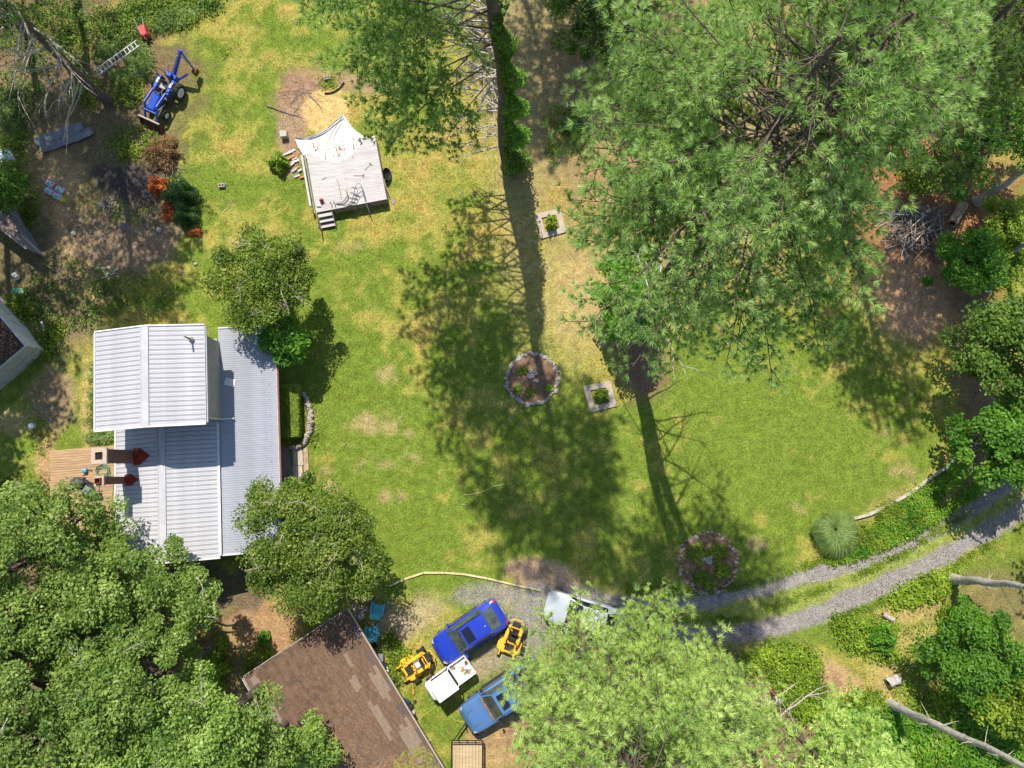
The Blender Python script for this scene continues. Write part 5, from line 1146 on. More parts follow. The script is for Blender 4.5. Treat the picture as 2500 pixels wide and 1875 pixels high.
# soil bags
for i, (px, py, lb, rz_) in enumerate(((122, 447, 'upper left white and pink soil bag of the stacked group', -.6), (120, 466, 'lower left pale soil bag of the stacked group', -.6), (146, 462, 'upper right pink edged soil bag of the stacked group', -.5), (140, 478, 'lower right pale soil bag next to the yellow bucket', -.5))):
    p = g(px, py, .1); t = thing('soil_bag', lb, 'bag', (p.x, p.y, .0), rz_, 'plastic bags of soil in the clearing'); b = MB(); b.box((0, 0, .12), (.62, .42, .22), bev=.09); bb = b.build('sack', M['bag_white'], t, world=False)
    b = MB(); b.box((0, .16, .235), (.5, .06, .012)); b.box((-.22, 0, .233), (.05, .3, .012)); b.build('printed_stripe', M['bag_red'], t, world=False)
    b = MB(); b.box((.05, -.05, .236), (.22, .14, .01)); b.build('printed_patch', M['light_blue_plastic'], t, world=False)
def bucket(name, label, px, py, m, r=.15, h=.36, tip=0, rz=0, lid=True):
    p = g(px, py, h / 2 if not tip else .1); t = thing(name, label, 'bucket', (p.x, p.y, 0), rz)
    Q = Matrix.Rotation(radians(tip), 3, 'Y'); z = 0 if not tip else r
    b = MB(); b.lathe((0, 0, z), [(r * .85, 0), (r, h * .95), (r * 1.06, h * .95), (r * 1.06, h), (r * .94, h), (r * .8, .02 if not lid else h - .02)], 18, Q); b.build('shell', M[m], t, smooth=True, world=False)
    b = MB(); pts = [Q @ Vector((r * 1.08 * cos(a), -r * .5 * sin(a), h * .9 - r * sin(a) * .9)) + Vector((0, 0, z)) for a in [k * pi / 8 for k in range(9)]]; b.tube(pts, .006, 4); b.build('handle', M['steel'], t, world=False); return t
bucket('yellow_bucket', 'small yellow bucket touching the lowest soil bag', 155, 488, 'bag_yellow', .15, .26)
bucket('white_bucket', 'white bucket on its side in the shade below the plank shed', 35, 670, 'white_plastic', .15, .38, 80, -.7)
bucket('white_bucket', 'white lidded bucket standing upright in the grass left of the terrace', 80, 1040, 'white_plastic', .16, .38)
bucket('white_bucket', 'pale bucket lying beside the green shrubs below the brush pile', 2408, 697, 'bag_white', .17, .4, 75, -1.6)
# feeder box on a post
p = g(1882, 1690); t = thing('post_box', 'small grey box on a reddish post at the edge of the pine shade', 'post box', (p.x, p.y, 0), .2); box_part('post', 'fascia_red', t, (0, 0, .55), (.12, .12, 1.1)); b = MB(); b.box((0, 0, 1.18), (.34, .28, .2), bev=.02); b.build('box_body', M['cinder'], t, world=False)
b = MB(); b.add([(-.2, -.18, 1.28), (.2, -.18, 1.28), (.2, 0, 1.4), (-.2, 0, 1.4), (-.2, .18, 1.28), (.2, .18, 1.28)], [(0, 1, 2, 3), (3, 2, 5, 4), (0, 3, 4), (1, 5, 2), (0, 4, 5, 1)]); b.build('box_roof', M['cinder'], t, world=False)
# teal chairs
def adirondack(px, py, rz, label):
    p = g(px, py, .4); t = thing('garden_chair', label, 'chair', (p.x, p.y, 0), rz, 'teal plastic garden chairs by the garage')
    for k in range(5): b = MB(); b.box((.0 + k * .1 - .2, 0, .36 - k * -.012), (.09, .52, .03)); b.build('seat_slat', M['teal_plastic'], t, world=False)
    for k in range(5):
        y = -.22 + k * .11; h_ = .72 - .10 * abs(k - 2) ** 1.3 / 1.6; b = MB(); b.beam((-.24, y, .36), (-.46, y * 1.12, .36 + h_), .095, .025); b.build('back_slat', M['teal_plastic'], t, world=False)
    for s in (1, -1):
        b = MB(); b.box((.0, s * .33, .58), (.66, .12, .03), bev=.01); b.build('armrest', M['teal_plastic'], t, world=False)
        b = MB(); b.box((.26, s * .29, .29), (.09, .04, .58)); b.build('leg', M['teal_plastic'], t, world=False); b = MB(); b.beam((.2, s * .27, .3), (-.42, s * .27, .05), .04, .1); b.build('leg', M['teal_plastic'], t, world=False)
    return t
adirondack(922, 1487, radians(80), 'teal plastic garden chair standing in the shade, farther from the garage roof corner'); adirondack(909, 1541, radians(100), 'teal plastic garden chair in the sun, nearer the garage wall')
p = g(886, 1458, .3); t = thing('garden_bench', 'plain weathered plank bench in the shade above the teal chairs', 'bench', (p.x, p.y, 0), -.12)
for k in range(3): box_part('slat', 'log_wood', t, (0, -.12 + k * .12, .42), (1.15, .105, .035), bev=.004)
for s in (-.45, .45): box_part('leg', 'grey_timber', t, (s, 0, .2), (.06, .3, .4))
# bric-a-brac along the garage wall
odd = [(866, 1500, 'flower pot', 'cinder', 0), (882, 1490, 'stone urn', 'stone', 0), (872, 1512, 'grey bin lid', 'steel', 1), (893, 1484, 'pale stone pot', 'cinder', 0), (868, 1482, 'terracotta saucer', 'concrete', 1), (884, 1502, 'white paint tin', 'white_plastic', 0), (905, 1565, 'rust brown box', 'rust', 2), (916, 1574, 'dark metal can', 'black_metal', 0), (925, 1612, 'black tyre', 'black_rubber', 3), (932, 1604, 'blue grey toolbox', 'tarp_grey', 2), (938, 1622, 'black plastic crate', 'black_rubber', 2), (944, 1632, 'pale watering jug', 'white_plastic', 0), (962, 1668, 'black rubber tyre', 'black_rubber', 3), (993, 1712, 'navy storage bin', 'car_navy', 2), (1000, 1722, 'dark cooler', 'black_metal', 2), (1008, 1738, 'tan sack', 'concrete', 4), (1012, 1748, 'black pot', 'black_rubber', 0), (1030, 1790, 'small grey stone', 'stone', 4), (1042, 1812, 'broken brick', 'rust', 2)]
for i, (px, py, nm_, m_, sh_) in enumerate(odd):
    p = g(px, py); t = thing('_'.join(nm_.split()[-1:]), nm_ + ' on the ground along the garage wall', nm_.split()[-1], (p.x, p.y, 0), R.uniform(0, 3)); b = MB()
    if sh_ == 0: b.lathe((0, 0, 0), [(.10, 0), (.15, .24), (.17, .24), (.17, .28), (.13, .28), (.11, .1)], 14)
    elif sh_ == 1: b.lathe((0, 0, 0), [(.2, 0), (.24, .05), (.2, .06), (.17, .03)], 16)
    elif sh_ == 2: b.box((0, 0, .15), (.42, .28, .3), bev=.03)
    elif sh_ == 3:
        b.lathe((0, 0, 0), [(.17, .03), (.19, 0), (.29, .02), (.32, .1), (.29, .18), (.19, .2), (.17, .17)], 20)
        b2 = MB(); b2.add([], [])
    else: b.blob((0, 0, .1), (.2, .16, .11), 5, 8, .2, R)
    b.build('body', M[m_], t, smooth=sh_ in (0, 1, 3), world=False)
    if sh_ == 3: b = MB(); b.cyl((0, 0, .06), .165, .02, 14); b.build('hollow', M['soot_and_hollow_shade'], t, world=False)  # black disc painting the shade inside the tyre
hose('garden_hose', [(1010, 1770), (1032, 1748), (1052, 1735), (1075, 1715), (1096, 1702), (1102, 1720), (1100, 1742), (1112, 1758), (1134, 1762)], 'hose_yellow', 'thin yellow hose wandering through the grass below the white cart', 'hose', .015)
a, c = g(1006, 1660), g(1013, 1712); t = thing('orange_trimmer', 'orange string trimmer lying in the grass below the yellow mower', 'trimmer', (a.x, a.y, 0)); b = MB(); b.tube([(a.x, a.y, .05), (c.x, c.y, .05)], .018, 6); b.build('shaft', M['orange_plastic'], t); b = MB(); q = a.lerp(c, .55); b.box((q.x, q.y, .08), (.1, .3, .12), bev=.03); b.build('engine', M['orange_plastic'], t); b = MB(); b.cyl((c.x, c.y, .04), .1, .05, 12); b.build('cutting_head', M['black_rubber'], t)
# timber edging of the lawn by the parking
def edging(name, label, pts, m, wd=.1, ht=.1, cat='edging'):
    P = [g(*p) for p in pts]; t = thing(name, label, cat, (P[0].x, P[0].y, 0))
    for a, c in zip(P[:-1], P[1:]): b = MB(); e = (c - a).normalized() * .01; b.beam(Vector((a.x, a.y, ht / 2)) + e, Vector((c.x, c.y, ht / 2)) - e, wd * R.uniform(.85, 1.1), ht); b.build('timber', M[m], t)
    return t
edging('lawn_edging', 'pale thin timbers laid end to end between lawn and parking place', [(950, 1431), (992, 1412), (1034, 1398), (1085, 1398), (1136, 1402), (1190, 1412), (1250, 1426), (1320, 1441)], 'timber_pale', .10, .09)
edging('log_edging', 'grey weathered logs laid end to end above the flower bank', [(2082, 1266), (2120, 1256), (2158, 1238), (2215, 1207), (2262, 1172), (2312, 1138), (2345, 1108), (2392, 1078)], 'lichen_timber', .15, .16)
# square frames
def frame_bed(name, label, cs, dark):
    P = [g(*p) for p in cs]; c = sum(P, Vector()) / 4; t = thing(name, label, 'planter', (c.x, c.y, 0)); wd = .28
    for i in range(4):
        a, b_ = P[i], P[(i + 1) % 4]; ia, ib = a.lerp(c, .42), b_.lerp(c, .42); e = (b_ - a).normalized() * .004
        bb = MB(); q = [a + e, b_ - e, ib - e, ia + e]; bb.prism([(v.x, v.y) for v in q], 0, .09 + .003 * i); bb.build('slab', M['concrete'], t)
    return c
cA = frame_bed('square_planter', 'square frame of pale slabs around a young shrub near the tall ivied trunk', [(1305, 524), (1367, 509), (1383, 567), (1321, 584)], 0)
cB = frame_bed('square_planter', 'square frame of pale slabs around a young conifer beside the stone ringed bed', [(1423, 943), (1490, 930), (1505, 992), (1441, 1007)], 0)
# stone rings
def stone_ring(name, label, px, py, r, n, seed, sz=.19, sm='stone'):
    rd = random.Random(seed); c = g(px, py); t = thing(name, label, 'flower bed', (c.x, c.y, 0)); b = MB()
    b.lathe((0, 0, 0), [(r * 1.0, 0), (r * .96, .06), (r * .5, .13), (r * .2, .15)], 28); b.build('soil', M['soil'], t, smooth=True, world=False)
    for i in range(n):
        a = 2 * pi * i / n + rd.uniform(-.03, .03); rr = r + rd.uniform(-.10, .10); b = MB(); b.blob((0, 0, 0), (sz * rd.uniform(.6, 1.15), sz * rd.uniform(.5, 1.0), sz * rd.uniform(.4, .8)), 5, 8, .26, rd)
        o = b.build('stone', M[sm if i % 4 else 'stone'], t, smooth=True, world=False); o.location = (rr * cos(a), rr * sin(a), .05); o.rotation_euler = (0, 0, a + pi / 2 + rd.uniform(-.3, .3))
    for i in range(7):
        a = rd.uniform(0, 6.3); rr = rd.uniform(0, .45); b = MB(); b.blob((0, 0, 0), (rd.uniform(.12, .24), rd.uniform(.1, .18), rd.uniform(.08, .16)), 5, 8, .2, rd); o = b.build('stone', M['stone'], t, smooth=True, world=False); o.location = (rr * cos(a), .1 + rr * sin(a), .2)
    return c
r1c = stone_ring('stone_ring_bed', 'round flower bed ringed with grey stones, pile of rocks in its middle', 1299, 926, 1.5, 42, 5, .17)
r2c = stone_ring('stone_ring_bed', 'round overgrown flower bed ringed with stones beside the gravel drive', 1728, 1373, 1.66, 50, 9, .145, 'rusty_stone')
# walk and walled bed beside the house
wk = thing('garden_path', 'pale concrete path slabs beside the house between two dark borders', 'path', g(725, 1140).xy.to_3d())
for i, (y0, y1) in enumerate(((1093, 1136), (1137, 1180))):
    P = [g(714, y0), g(738, y0), g(742, y1), g(717, y1)]; b = MB(); b.prism([(v.x, v.y) for v in P], 0, .06); b.build('slab', M['concrete'], wk)
b = MB(); P = [g(742, 1096), g(752, 1090), g(757, 1185), g(745, 1185)]; b.prism([(v.x, v.y) for v in P], 0, .10); b.build('edging', M['log_wood'], wk)
b = MB(); P = [g(684, 1090), g(706, 1092), g(714, 1190), g(690, 1190)]; b.prism([(v.x, v.y) for v in P], 0, .05); b.build('slab', M['grey_slate'], wk)
rw = thing('rock_border', 'curved border of tan rocks around the hedge bed beside the house', 'rock border', g(750, 1030).xy.to_3d())
cp = [(742, 962), (750, 975), (756, 992), (759, 1010), (760, 1028), (759, 1046), (755, 1062), (748, 1076), (738, 1087), (726, 1092), (712, 1092)]
for i in range(34):
    f = i / 33 * (len(cp) - 1); k = min(len(cp) - 2, int(f)); q = g(cp[k][0] + (cp[k + 1][0] - cp[k][0]) * (f - k) + R.uniform(-2, 2), cp[k][1] + (cp[k + 1][1] - cp[k][1]) * (f - k))
    b = MB(); b.blob((q.x, q.y, .14), (R.uniform(.13, .2), R.uniform(.11, .17), R.uniform(.14, .24)), 5, 8, .2, R); b.build('rock', M['concrete' if i % 3 else 'stone'], rw, smooth=True)
# box on the shady side of the house
p = g(488, 1424, .3); t = thing('propane_cabinet', 'pale grey metal cabinet in the shade below the house gable', 'cabinet', (p.x, p.y, 0), .05); box_part('cabinet_body', 'cinder', t, (0, 0, .35), (1.1, .55, .7), bev=.03); box_part('cabinet_top', 'white_metal', t, (0, 0, .72), (1.14, .6, .04), bev=.01)
for (px, py, lb) in ((462, 1552, 'upper flat pale stepping stone at the lawn edge by the oaks'), (466, 1575, 'lower flat pale stepping stone at the lawn edge by the oaks')):
    p = g(px, py); t = thing('stepping_stone', lb, 'stepping stone', (p.x, p.y, 0), .3); b = MB(); b.prism([(-.3, -.16), (.1, -.2), (.3, -.1), (.28, .14), (-.05, .2), (-.3, .12)], 0, .06); b.build('stone', M['concrete'], t, world=False)
# scrap left
for px, py, ln_, rz_, lb, m_ in ((252, 655, .95, .1, 'short pale board on the ground above the two long thin boards', 'cinder'), (265, 668, 1.3, .42, 'long narrow silver board in the rough grass, upper of two', 'cinder'), (260, 675, 1.1, .42, 'long narrow white board in the rough grass, lower of two', 'trim_white'), (140, 806, .7, -1.35, 'short pale plank in the weeds beside the low grey shed', 'grey_board'), (106, 796, .6, -1.2, 'thin white stick in the weeds beside the low grey shed', 'trim_white'), (122, 904, .75, -.9, 'tan plank lying in the grass below the low grey shed', 'log_wood'), (142, 842, .7, .9, 'grey plank on the grass right of the low grey shed', 'grey_timber')):
    p = g(px, py); t = thing('loose_board', lb, 'board', (p.x, p.y, 0), rz_); box_part('board', m_, t, (0, 0, .03), (ln_, .14 if ln_ < 1 else .07, .05), bev=.006)
p = g(0, 385); t = thing('plastic_sheeting', 'pale crumpled white and green sheeting at the left edge of the yard', 'sheeting', (p.x + .3, p.y, 0)); b = MB(); b.blob((0, 0, .12), (.7, .5, .2), 6, 10, .3, R); b.build('sheeting', M['bag_white'], t, world=False)
p = g(45, 715); t = thing('teal_tarp', 'small crumpled teal tarp half hidden in weeds', 'tarp', (p.x, p.y, 0)); b = MB(); b.blob((0, 0, .08), (.42, .3, .12), 5, 10, .25, R); b.build('cloth', M['hose_green'], t, world=False)
p = g(304, 553); t = thing('burnt_stump', 'dark charred stump in the middle of the ashy clearing', 'stump', (p.x, p.y, 0)); b = MB(); b.lathe((0, 0, 0), [(.26, 0), (.2, .1), (.17, .25), (.12, .26)], 11); b.build('stump', M['grey_slate'], t, world=False)
for px, py, lb, s_ in ((181, 571, 'pale broken rock left of the ashy ground', .14), (390, 562, 'white rounded stone right of the ashy ground', .17), (478, 645, 'small whitish stone in the shade above the dogwood', .1)):
    p = g(px, py); b = MB(); b.blob((p.x, p.y, s_ * .5), (s_ * 1.2, s_, s_ * .7), 5, 9, .2, R); tag(b.build('rock', M['cinder'], None, smooth=True), lb, 'rock')
# stick piles
def stick_pile(name, label, px, py, rx, ry, n, ln_, seed, m='stick_wood', rr=.035, hmax=.5, az=None, zl=0):
    rd = random.Random(seed); c = g(px, py); t = thing(name, label, 'brush pile', (c.x, c.y, 0))
    for i in range(n):
        a = rd.uniform(0, 6.3); q = sqrt(rd.random()); x = c.x + rx * q * cos(a); y = c.y + ry * q * sin(a); d = rd.uniform(0, pi) if az is None else rd.gauss(*az); L_ = rd.uniform(*ln_); z = rd.uniform(.04, hmax * (1.1 - q))
        b = MB(); pts = crooked((x - cos(d) * L_ / 2, y - sin(d) * L_ / 2, max(.04, z - .05)), (cos(d), sin(d), rd.uniform(-.02, .08)), L_, 4, .12, 0, rd); r0 = rr * rd.uniform(.5, 1.4)
        pts = [Vector((v.x, v.y, max(.03, v.z))) for v in pts]; b.tube(pts, [r0, r0 * .9, r0 * .75, r0 * .6, r0 * .35], 5)
        if rd.random() < .5: b.tube(crooked(pts[2], (cos(d + .6), sin(d + .6), .1), L_ * .35, 2, .1, 0, rd), [r0 * .5, r0 * .4, r0 * .2], 4)
        b.build('stick', M[m if rd.random() < .75 else 'dead_wood'], t)
    return t
stick_pile('brush_pile', 'large heap of grey branches under the right edge of the pines', 2235, 570, 1.7, 1.15, 120, (.9, 2.8), 4, hmax=.9)
stick_pile('brush_pile', 'layer of dark branches laid sideways above the large heap', 2230, 525, 1.6, .35, 40, (1.2, 2.8), 14, hmax=.6, az=(.2, .25), m='grey_timber')
stick_pile('small_stick_pile', 'small pile of sticks and split wood in the shaded clearing', 264, 498, .45, .35, 34, (.4, 1.1), 6, rr=.025, hmax=.3)
stick_pile('twig_heap', 'brown twigs and vines heaped above the orange shrub', 400, 405, .9, .7, 40, (.5, 1.6), 8, rr=.02, hmax=.5)
stick_pile('twig_scatter', 'scattered fallen sticks on the brown patch above the pool deck', 730, 225, 1.3, 1.2, 26, (.3, 1.3), 9, rr=.014, hmax=.06)
# logs
def log(name, label, a, b_, r, m='log_wood', hollow=True):
    P, Q = g(*a), g(*b_); t = thing(name, label, 'log', (P.x, P.y, 0)); P = Vector((P.x, P.y, r)); Q = Vector((Q.x, Q.y, r * .9)); b = MB()
    b.tube([P.lerp(Q, k / 5) + Vector((R.uniform(-.02, .02), R.uniform(-.02, .02), 0)) for k in range(6)], [r * R.uniform(.93, 1.05) for k in range(6)], 14); b.build('bark', M[m], t, smooth=True)
    d = (Q - P).normalized()
    for e, s in ((P, -1), (Q, 1)):
        b = MB(); b.cyl(e + d * s * .006, r * .86, .02, 14, tuple(d)); b.build('cut_end', M['cut_wood'], t)
        if hollow: b = MB(); b.cyl(e + d * s * .012, r * .62, .02, 12, tuple(d)); b.build('hollow', M['soot_and_hollow_shade'], t)  # black disc on the cut end paints the shaded hollow
log('hollow_log', 'pale hollow log with a black open end beside the brush pile', (2345, 502), (2319, 548), .30, 'log_wood')
log('log', 'short stout hollow log section in the open grass at lower right', (2162, 1664), (2190, 1652), .28, 'grey_bark')
log('log', 'small broken log half in the vines below the gravel drive', (2152, 1498), (2178, 1512), .15, 'dead_wood')
log('log', 'weathered log piece lying at the start of the leaning bare trunk', (2168, 1722), (2196, 1742), .22, 'grey_bark', False)
log('log', 'slim tan log standing among weeds below the ladder', (283, 228), (296, 172), .10, 'cut_wood', False)
hose('fallen_branch', [(1240, 1026), (1250, 1010), (1258, 998), (1262, 988)], 'dead_wood', 'pale thin branch fallen on the lawn below the stone ringed bed', 'branch', .025)
hose('fallen_branch', [(1135, 1208), (1160, 1205), (1185, 1198), (1205, 1188), (1232, 1183)], 'timber_pale', 'line of dead stalks lying on the shaded lawn, longest one', 'branch', .02)

for i, (px, py, ln_, a_) in enumerate([(1468, 595, .5, -1.1), (1442, 640, .45, -1.4), (1452, 648, .4, -.6), (1394, 628, .35, -1.3), (1400, 755, .35, -1.2), (1122, 478, .5, 1.0), (1420, 866, .4, -.8), (1370, 1008, .25, .3), (1318, 1030, .5, 1.1), (1322, 1045, .45, 1.3), (1510, 1260, .35, -1.4), (1428, 1338, .6, .9), (1560, 1412, .8, .8), (1300, 1130, .4, 1.2), (1860, 830, .9, -.9), (2262, 800, .8, -.9), (1285, 215, .4, 0), (1325, 232, .3, .9), (1262, 290, .5, -1.2), (1350, 285, .5, -1), (1300, 270, .3, .3), (545, 520, .5, .9), (560, 505, .7, 1.2), (600, 640, .3, .9), (770, 1050, .3, .5), (1128, 1232, .3, 0), (1340, 1000, .3, .2), (2365, 765, .7, -1.5), (1480, 1105, .3, .7)]):
    p = g(px, py); b = MB(); b.tube([Vector((v.x, v.y, .04)) for v in crooked((p.x, p.y, .04), (cos(a_), sin(a_), 0), ln_, 4, .2, 0, R)], [.022, .02, .016, .012, .006], 5); tag(b.build('fallen_stick', M['dead_wood' if i % 3 else 'timber_pale']), 'pale dry fallen stick lying on the grass', 'stick', 'pale sticks fallen on the lawn')

# ================================================================== PLANTS
def angf(*ks):      # crown outline: (angle in degrees, factor) pairs
    A_ = [radians(k[0]) for k in ks]; V_ = [k[1] for k in ks]
    def f(a):
        n = len(A_)
        for i in range(n):
            a0, a1 = A_[i], A_[(i + 1) % n] + (2 * pi if i == n - 1 else 0); x = a if a >= a0 else a + 2 * pi
            if a0 <= x <= a1: u = (x - a0) / (a1 - a0); u = u * u * (3 - 2 * u); return V_[i] * (1 - u) + V_[(i + 1) % n] * u
        return V_[0]
    return f
# --- the tall ivied pine left of centre
def radA(az, u):
    d = cos(az - radians(190)); 
    if u < .30: return 7.8 * max(0, d) ** .4 if d > .42 else .0
    if u < .52 and (d < .25 or sin(az) < -.45): return 0
    return (6.0 + 1.2 * d) * (1 - .5 * ((u - .3) / .7))
b0 = gp(1243, 402)
TA = pine('tall pine with a dark ivy covered trunk and bare dead limbs on its left', b0.x, b0.y, 33, 9.5, radA, (-.5, 0), .44, 140, 3, 'pine_needles_warm', dead=38, dead_z=(2.5, 15.5), dead_az=(radians(120), radians(240)), dead_len=(1.5, 4.2), bare=lambda u: .42 if u < .3 else .3, clump=(.30, lambda u: -.2 if u < .3 else -.03), sub=1.5, tl=.26, K=15)
def strands(name, m, root, n, trf, rad_, z0, z1, azr, size, seed):
    global rng
    save = rng; rng = np.random.default_rng(seed); P = []
    for i in range(n):
        z = z0 + (z1 - z0) * rng.random() ** 1.3; az = rng.uniform(*azr); c = trf(z); r_ = rad_ * (1 - .45 * z / z1) * rng.uniform(.9, 1.7) * (1 + .5 * math.sin(z * 2.1 + az * 2))
        P.append((c[0] + r_ * cos(az), c[1] + r_ * sin(az), z))
    V, F = leaf_quads(np.array(P), size, .5, .7, .05); o = np_mesh(name, V, F, 4, M[m], root); rng = save; return o
trA = lambda z: (b0.x - .5 * z / 15 + .12 * sin(z * .5 + 3), b0.y + .12 * cos(z * .45 + 3))
strands('ivy', 'dark_leaves', TA, 8000, trA, .58, .2, 15, (radians(-95), radians(65)), .17, 5)
strands('ivy', 'bright_leaves', TA, 3000, trA, .72, 3, 12, (radians(-70), radians(40)), .15, 6)
# --- the great pine right of centre (two leaders), crown high up
fB = angf((0, .64), (30, .9), (60, 1.05), (90, 1.0), (150, 1.0), (185, 1.03), (225, 1.08), (260, 1.12), (290, .8), (320, .46))
def radB(az, u): return (5.6 if u < .5 else 5.6 - 4.0 * (u - .5) / .5) * fB(az) * (1 + .08 * sin(5 * az))
b1 = gp(1530, 815)
TB = pine('huge twin trunked pine whose high crown covers the upper right lawn', b1.x, b1.y, 28.8, 20.2, radB, (-.2, .2), .42, 205, 11, 'pine_needles', dead=30, dead_z=(6, 20), split=(4.5, 1.5, .5), dead_az=(radians(-70), radians(110)), dead_len=(1.8, 5), K=26, tl=.20, twd=.020, step=.2, clump=(.42, -.03))
# --- right: pines with long shadows over the right lawn
pine('tall pine at upper right whose trunk shadow crosses the right lawn', 19.9, 18.4, 21, 10.0, lambda az, u: 5.8 - 4.2 * u, (0, 0), .30, 74, 23, 'pine_needles_dark', dead=14, dead_z=(3, 11), dead_len=(1, 3))
pine('broad pine behind the brush pile leaning towards the upper right corner', 23.9, 20.6, 19, 9, lambda az, u: 4.2 - 3.2 * u, (.3, .2), .34, 60, 29, 'pine_needles_dark', dead=10, dead_z=(3, 9), dead_len=(1, 2.6))
# --- bottom pine near the camera
b3 = gp(1395, 1512)
pine('light green pine towering over the parked vehicles at the bottom', b3.x, b3.y, 23, 12.2, lambda az, u: (6.6 - 3.4 * u) * angf((0, .82), (50, .74), (95, .54), (140, .60), (185, .62), (225, .70), (260, .95), (320, 1.0))(az % (2 * pi)), (.0, 0), .38, 165, 31, 'pine_needles_light', dead=8, dead_z=(6, 12), dead_len=(1, 3), K=24, tl=.21, twd=.022, clump=(.48, -.12))
b3 = gp(1592, 1546)
pine('smaller light green pine beside the drive, right of the towering one', b3.x, b3.y, 15.5, 8.8, lambda az, u: (3.1 - 2.2 * u) * angf((0, 1), (60, .8), (100, .72), (200, 1), (300, 1.1))(az % (2 * pi)), (0, 0), .24, 62, 37, 'pine_needles_light', dead=6, dead_z=(3, 8))
b3 = gp(1800, 1668)
pine('light green pine rising at the bottom edge right of the dark car', b3.x, b3.y, 17, 9.5, lambda az, u: (3.7 - 2.2 * u), (0, 0), .24, 66, 41, 'pine_needles_light', dead=6, dead_z=(3, 9))
pine('light green pine with its branch tips reaching in at the right edge', 31.6, -3.4, 9, 2.0, lambda az, u: 4.8 - 3.8 * u, (0, 0), .22, 44, 43, 'pine_needles_light')
# --- tall trees out at the left and top whose shade lies over the clearing
b4 = gp(266, 246)
pine('pine with many bare hanging branches in the shaded upper left woods', b4.x, b4.y, 22, 10.5, lambda az, u: (5.0 - 3.4 * u) * (1 + .1 * cos(az - 1)), (.2, -.3), .30, 100, 47, 'pine_needles_dark', 'bark', dead=34, dead_z=(2.5, 12), dead_az=(radians(200), radians(330)), dead_len=(1.5, 4.6), K=14)
for i, (x, y, h_, zc, r_, lb) in enumerate(((-30.5, 27.5, 18, 8, 4.2, 'dark pine at the upper left corner of the wood'), (-28.0, 31.5, 19, 9.5, 4.2, 'dark pine behind the top edge left of the tractor'), (-31.8, 18.5, 20, 10.5, 5.2, 'dark pine beyond the left edge above the plank shed'),
                                    (-.6, 37.5, 24, 13, 5.6, 'pine beyond the top edge behind the ivied trunk'), (5.0, 38.0, 24, 13.5, 5.6, 'pine beyond the top edge casting the dark shade on brown needles'))):
    pine(lb, x, y, h_, zc, lambda az, u, r_=r_: r_ * (1 - .72 * u), (0, 0), .26, 84, 60 + i, 'pine_needles_dark', K=7, step=.3, tl=.34, twd=.075)
for i, (x, y, h_, r_, z0, lb) in enumerate(((-34.5, 14.0, 17, 5.6, 9, 'leafy tree beyond the left edge between the sheds'), (-33.8, 6.0, 14, 4.4, 8, 'leafy tree beyond the left edge below the low grey shed'))):
    broadleaf(lb, x, y, h_, r_, z0, 60, 130, .3, 'dark_leaves', 70 + i, 1.1)
# bare leaning trunks on the right (crowns above the frame of view)
def bare_trunk(label, base, far, hz, r0, seed, crown=None, twigs=10, bark='grey_bark'):
    rd = random.Random(seed); P = g(*base); Q = g(*far, hz); t = thing('bare_tree', label, 'tree', (P.x, P.y, 0)); b = MB(); n = 9
    ps = [Vector((P.x, P.y, -.02)).lerp(Q, k / n) + Vector((.05 * sin(k * 1.3), .05 * cos(k * 1.7), 0)) * (k > 0) for k in range(n + 1)]; q2 = ps[-1] + (ps[-1] - ps[0]).normalized() * 4
    ps.append(q2); b.tube(ps, [r0 * (1.3 if k == 0 else 1 - .055 * k) for k in range(n + 2)], 12)
    b.build('trunk', M[bark], t, smooth=True)
    for k in range(twigs): 
        q = ps[0].lerp(ps[n], rd.uniform(.2, 1)); a = rd.uniform(0, 6.3); b = MB(); b.tube(crooked(q, (cos(a), sin(a), .2), rd.uniform(.4, 1.1), 3, .3, 0, rd), [.03, .02, .014, .006], 4); b.build('dead_branch', M['dead_wood'], t)
    return t
bare_trunk('pale bare trunk slanting out of the lower right corner', (2172, 1718), (2500, 1868), 11.5, .23, 3, twigs=12)
bare_trunk('grey vine wrapped trunk standing below the drive at the right edge', (2322, 1413), (2500, 1430), 6.6, .27, 5, twigs=14)
bare_trunk('smooth grey trunk rising from brown needles near the hollow log', (2385, 492), (2500, 418), 3.9, .27, 7, twigs=0, bark='grey_bark')
bare_trunk('grey trunk end at the right edge above the white bucket', (2440, 622), (2505, 596), 2.2, .26, 8, twigs=2)
bare_trunk('mossy grey trunk end at the right edge below the drive', (2468, 1628), (2510, 1652), 2.0, .28, 9, twigs=0)
bare_trunk('dark straight trunk crossing the upper right corner', (2352, 268), (2500, 140), 5.6, .30, 10, twigs=4, bark='bark')

# --- broadleaf trees. crown centre given as seen, base found under it
def bl(label, px, py, zmid, h, r, z0, nc, per, size, leaves, seed, **k):
    c = g(px, py, zmid); return broadleaf(label, c.x, c.y, h, r, z0, nc, per, size, leaves, seed, **k)
bl('dark green dogwood tree leaning over the lean-to roof corner', 648, 685, 4.3, 5.8, 2.8, 2.4, 74, 260, .15, 'oak_leaves_dark', 5, cr=.66, gap=.08, twigs=14, rfun=angf((0, .95), (60, .9), (130, 1.12), (180, 1.05), (225, 1.0), (270, 1.05), (320, .8)))
bl('low bright leaved shoot tree hanging over the lean-to roof edge', 697, 838, 2.7, 3.5, 1.1, 1.2, 20, 150, .30, 'bright_leaves', 6, cr=.6, asp=.4)
bl('dense yellow green tree between the house and the garage roof', 762, 1325, 5.0, 7.2, 3.3, 1.6, 90, 290, .145, 'yellow_green_leaves', 8, cr=.75, twigs=22, gap=.05, rfun=angf((0, .95), (60, .8), (110, .95), (150, 1.2), (200, .9), (250, 1.0), (300, 1.1)))
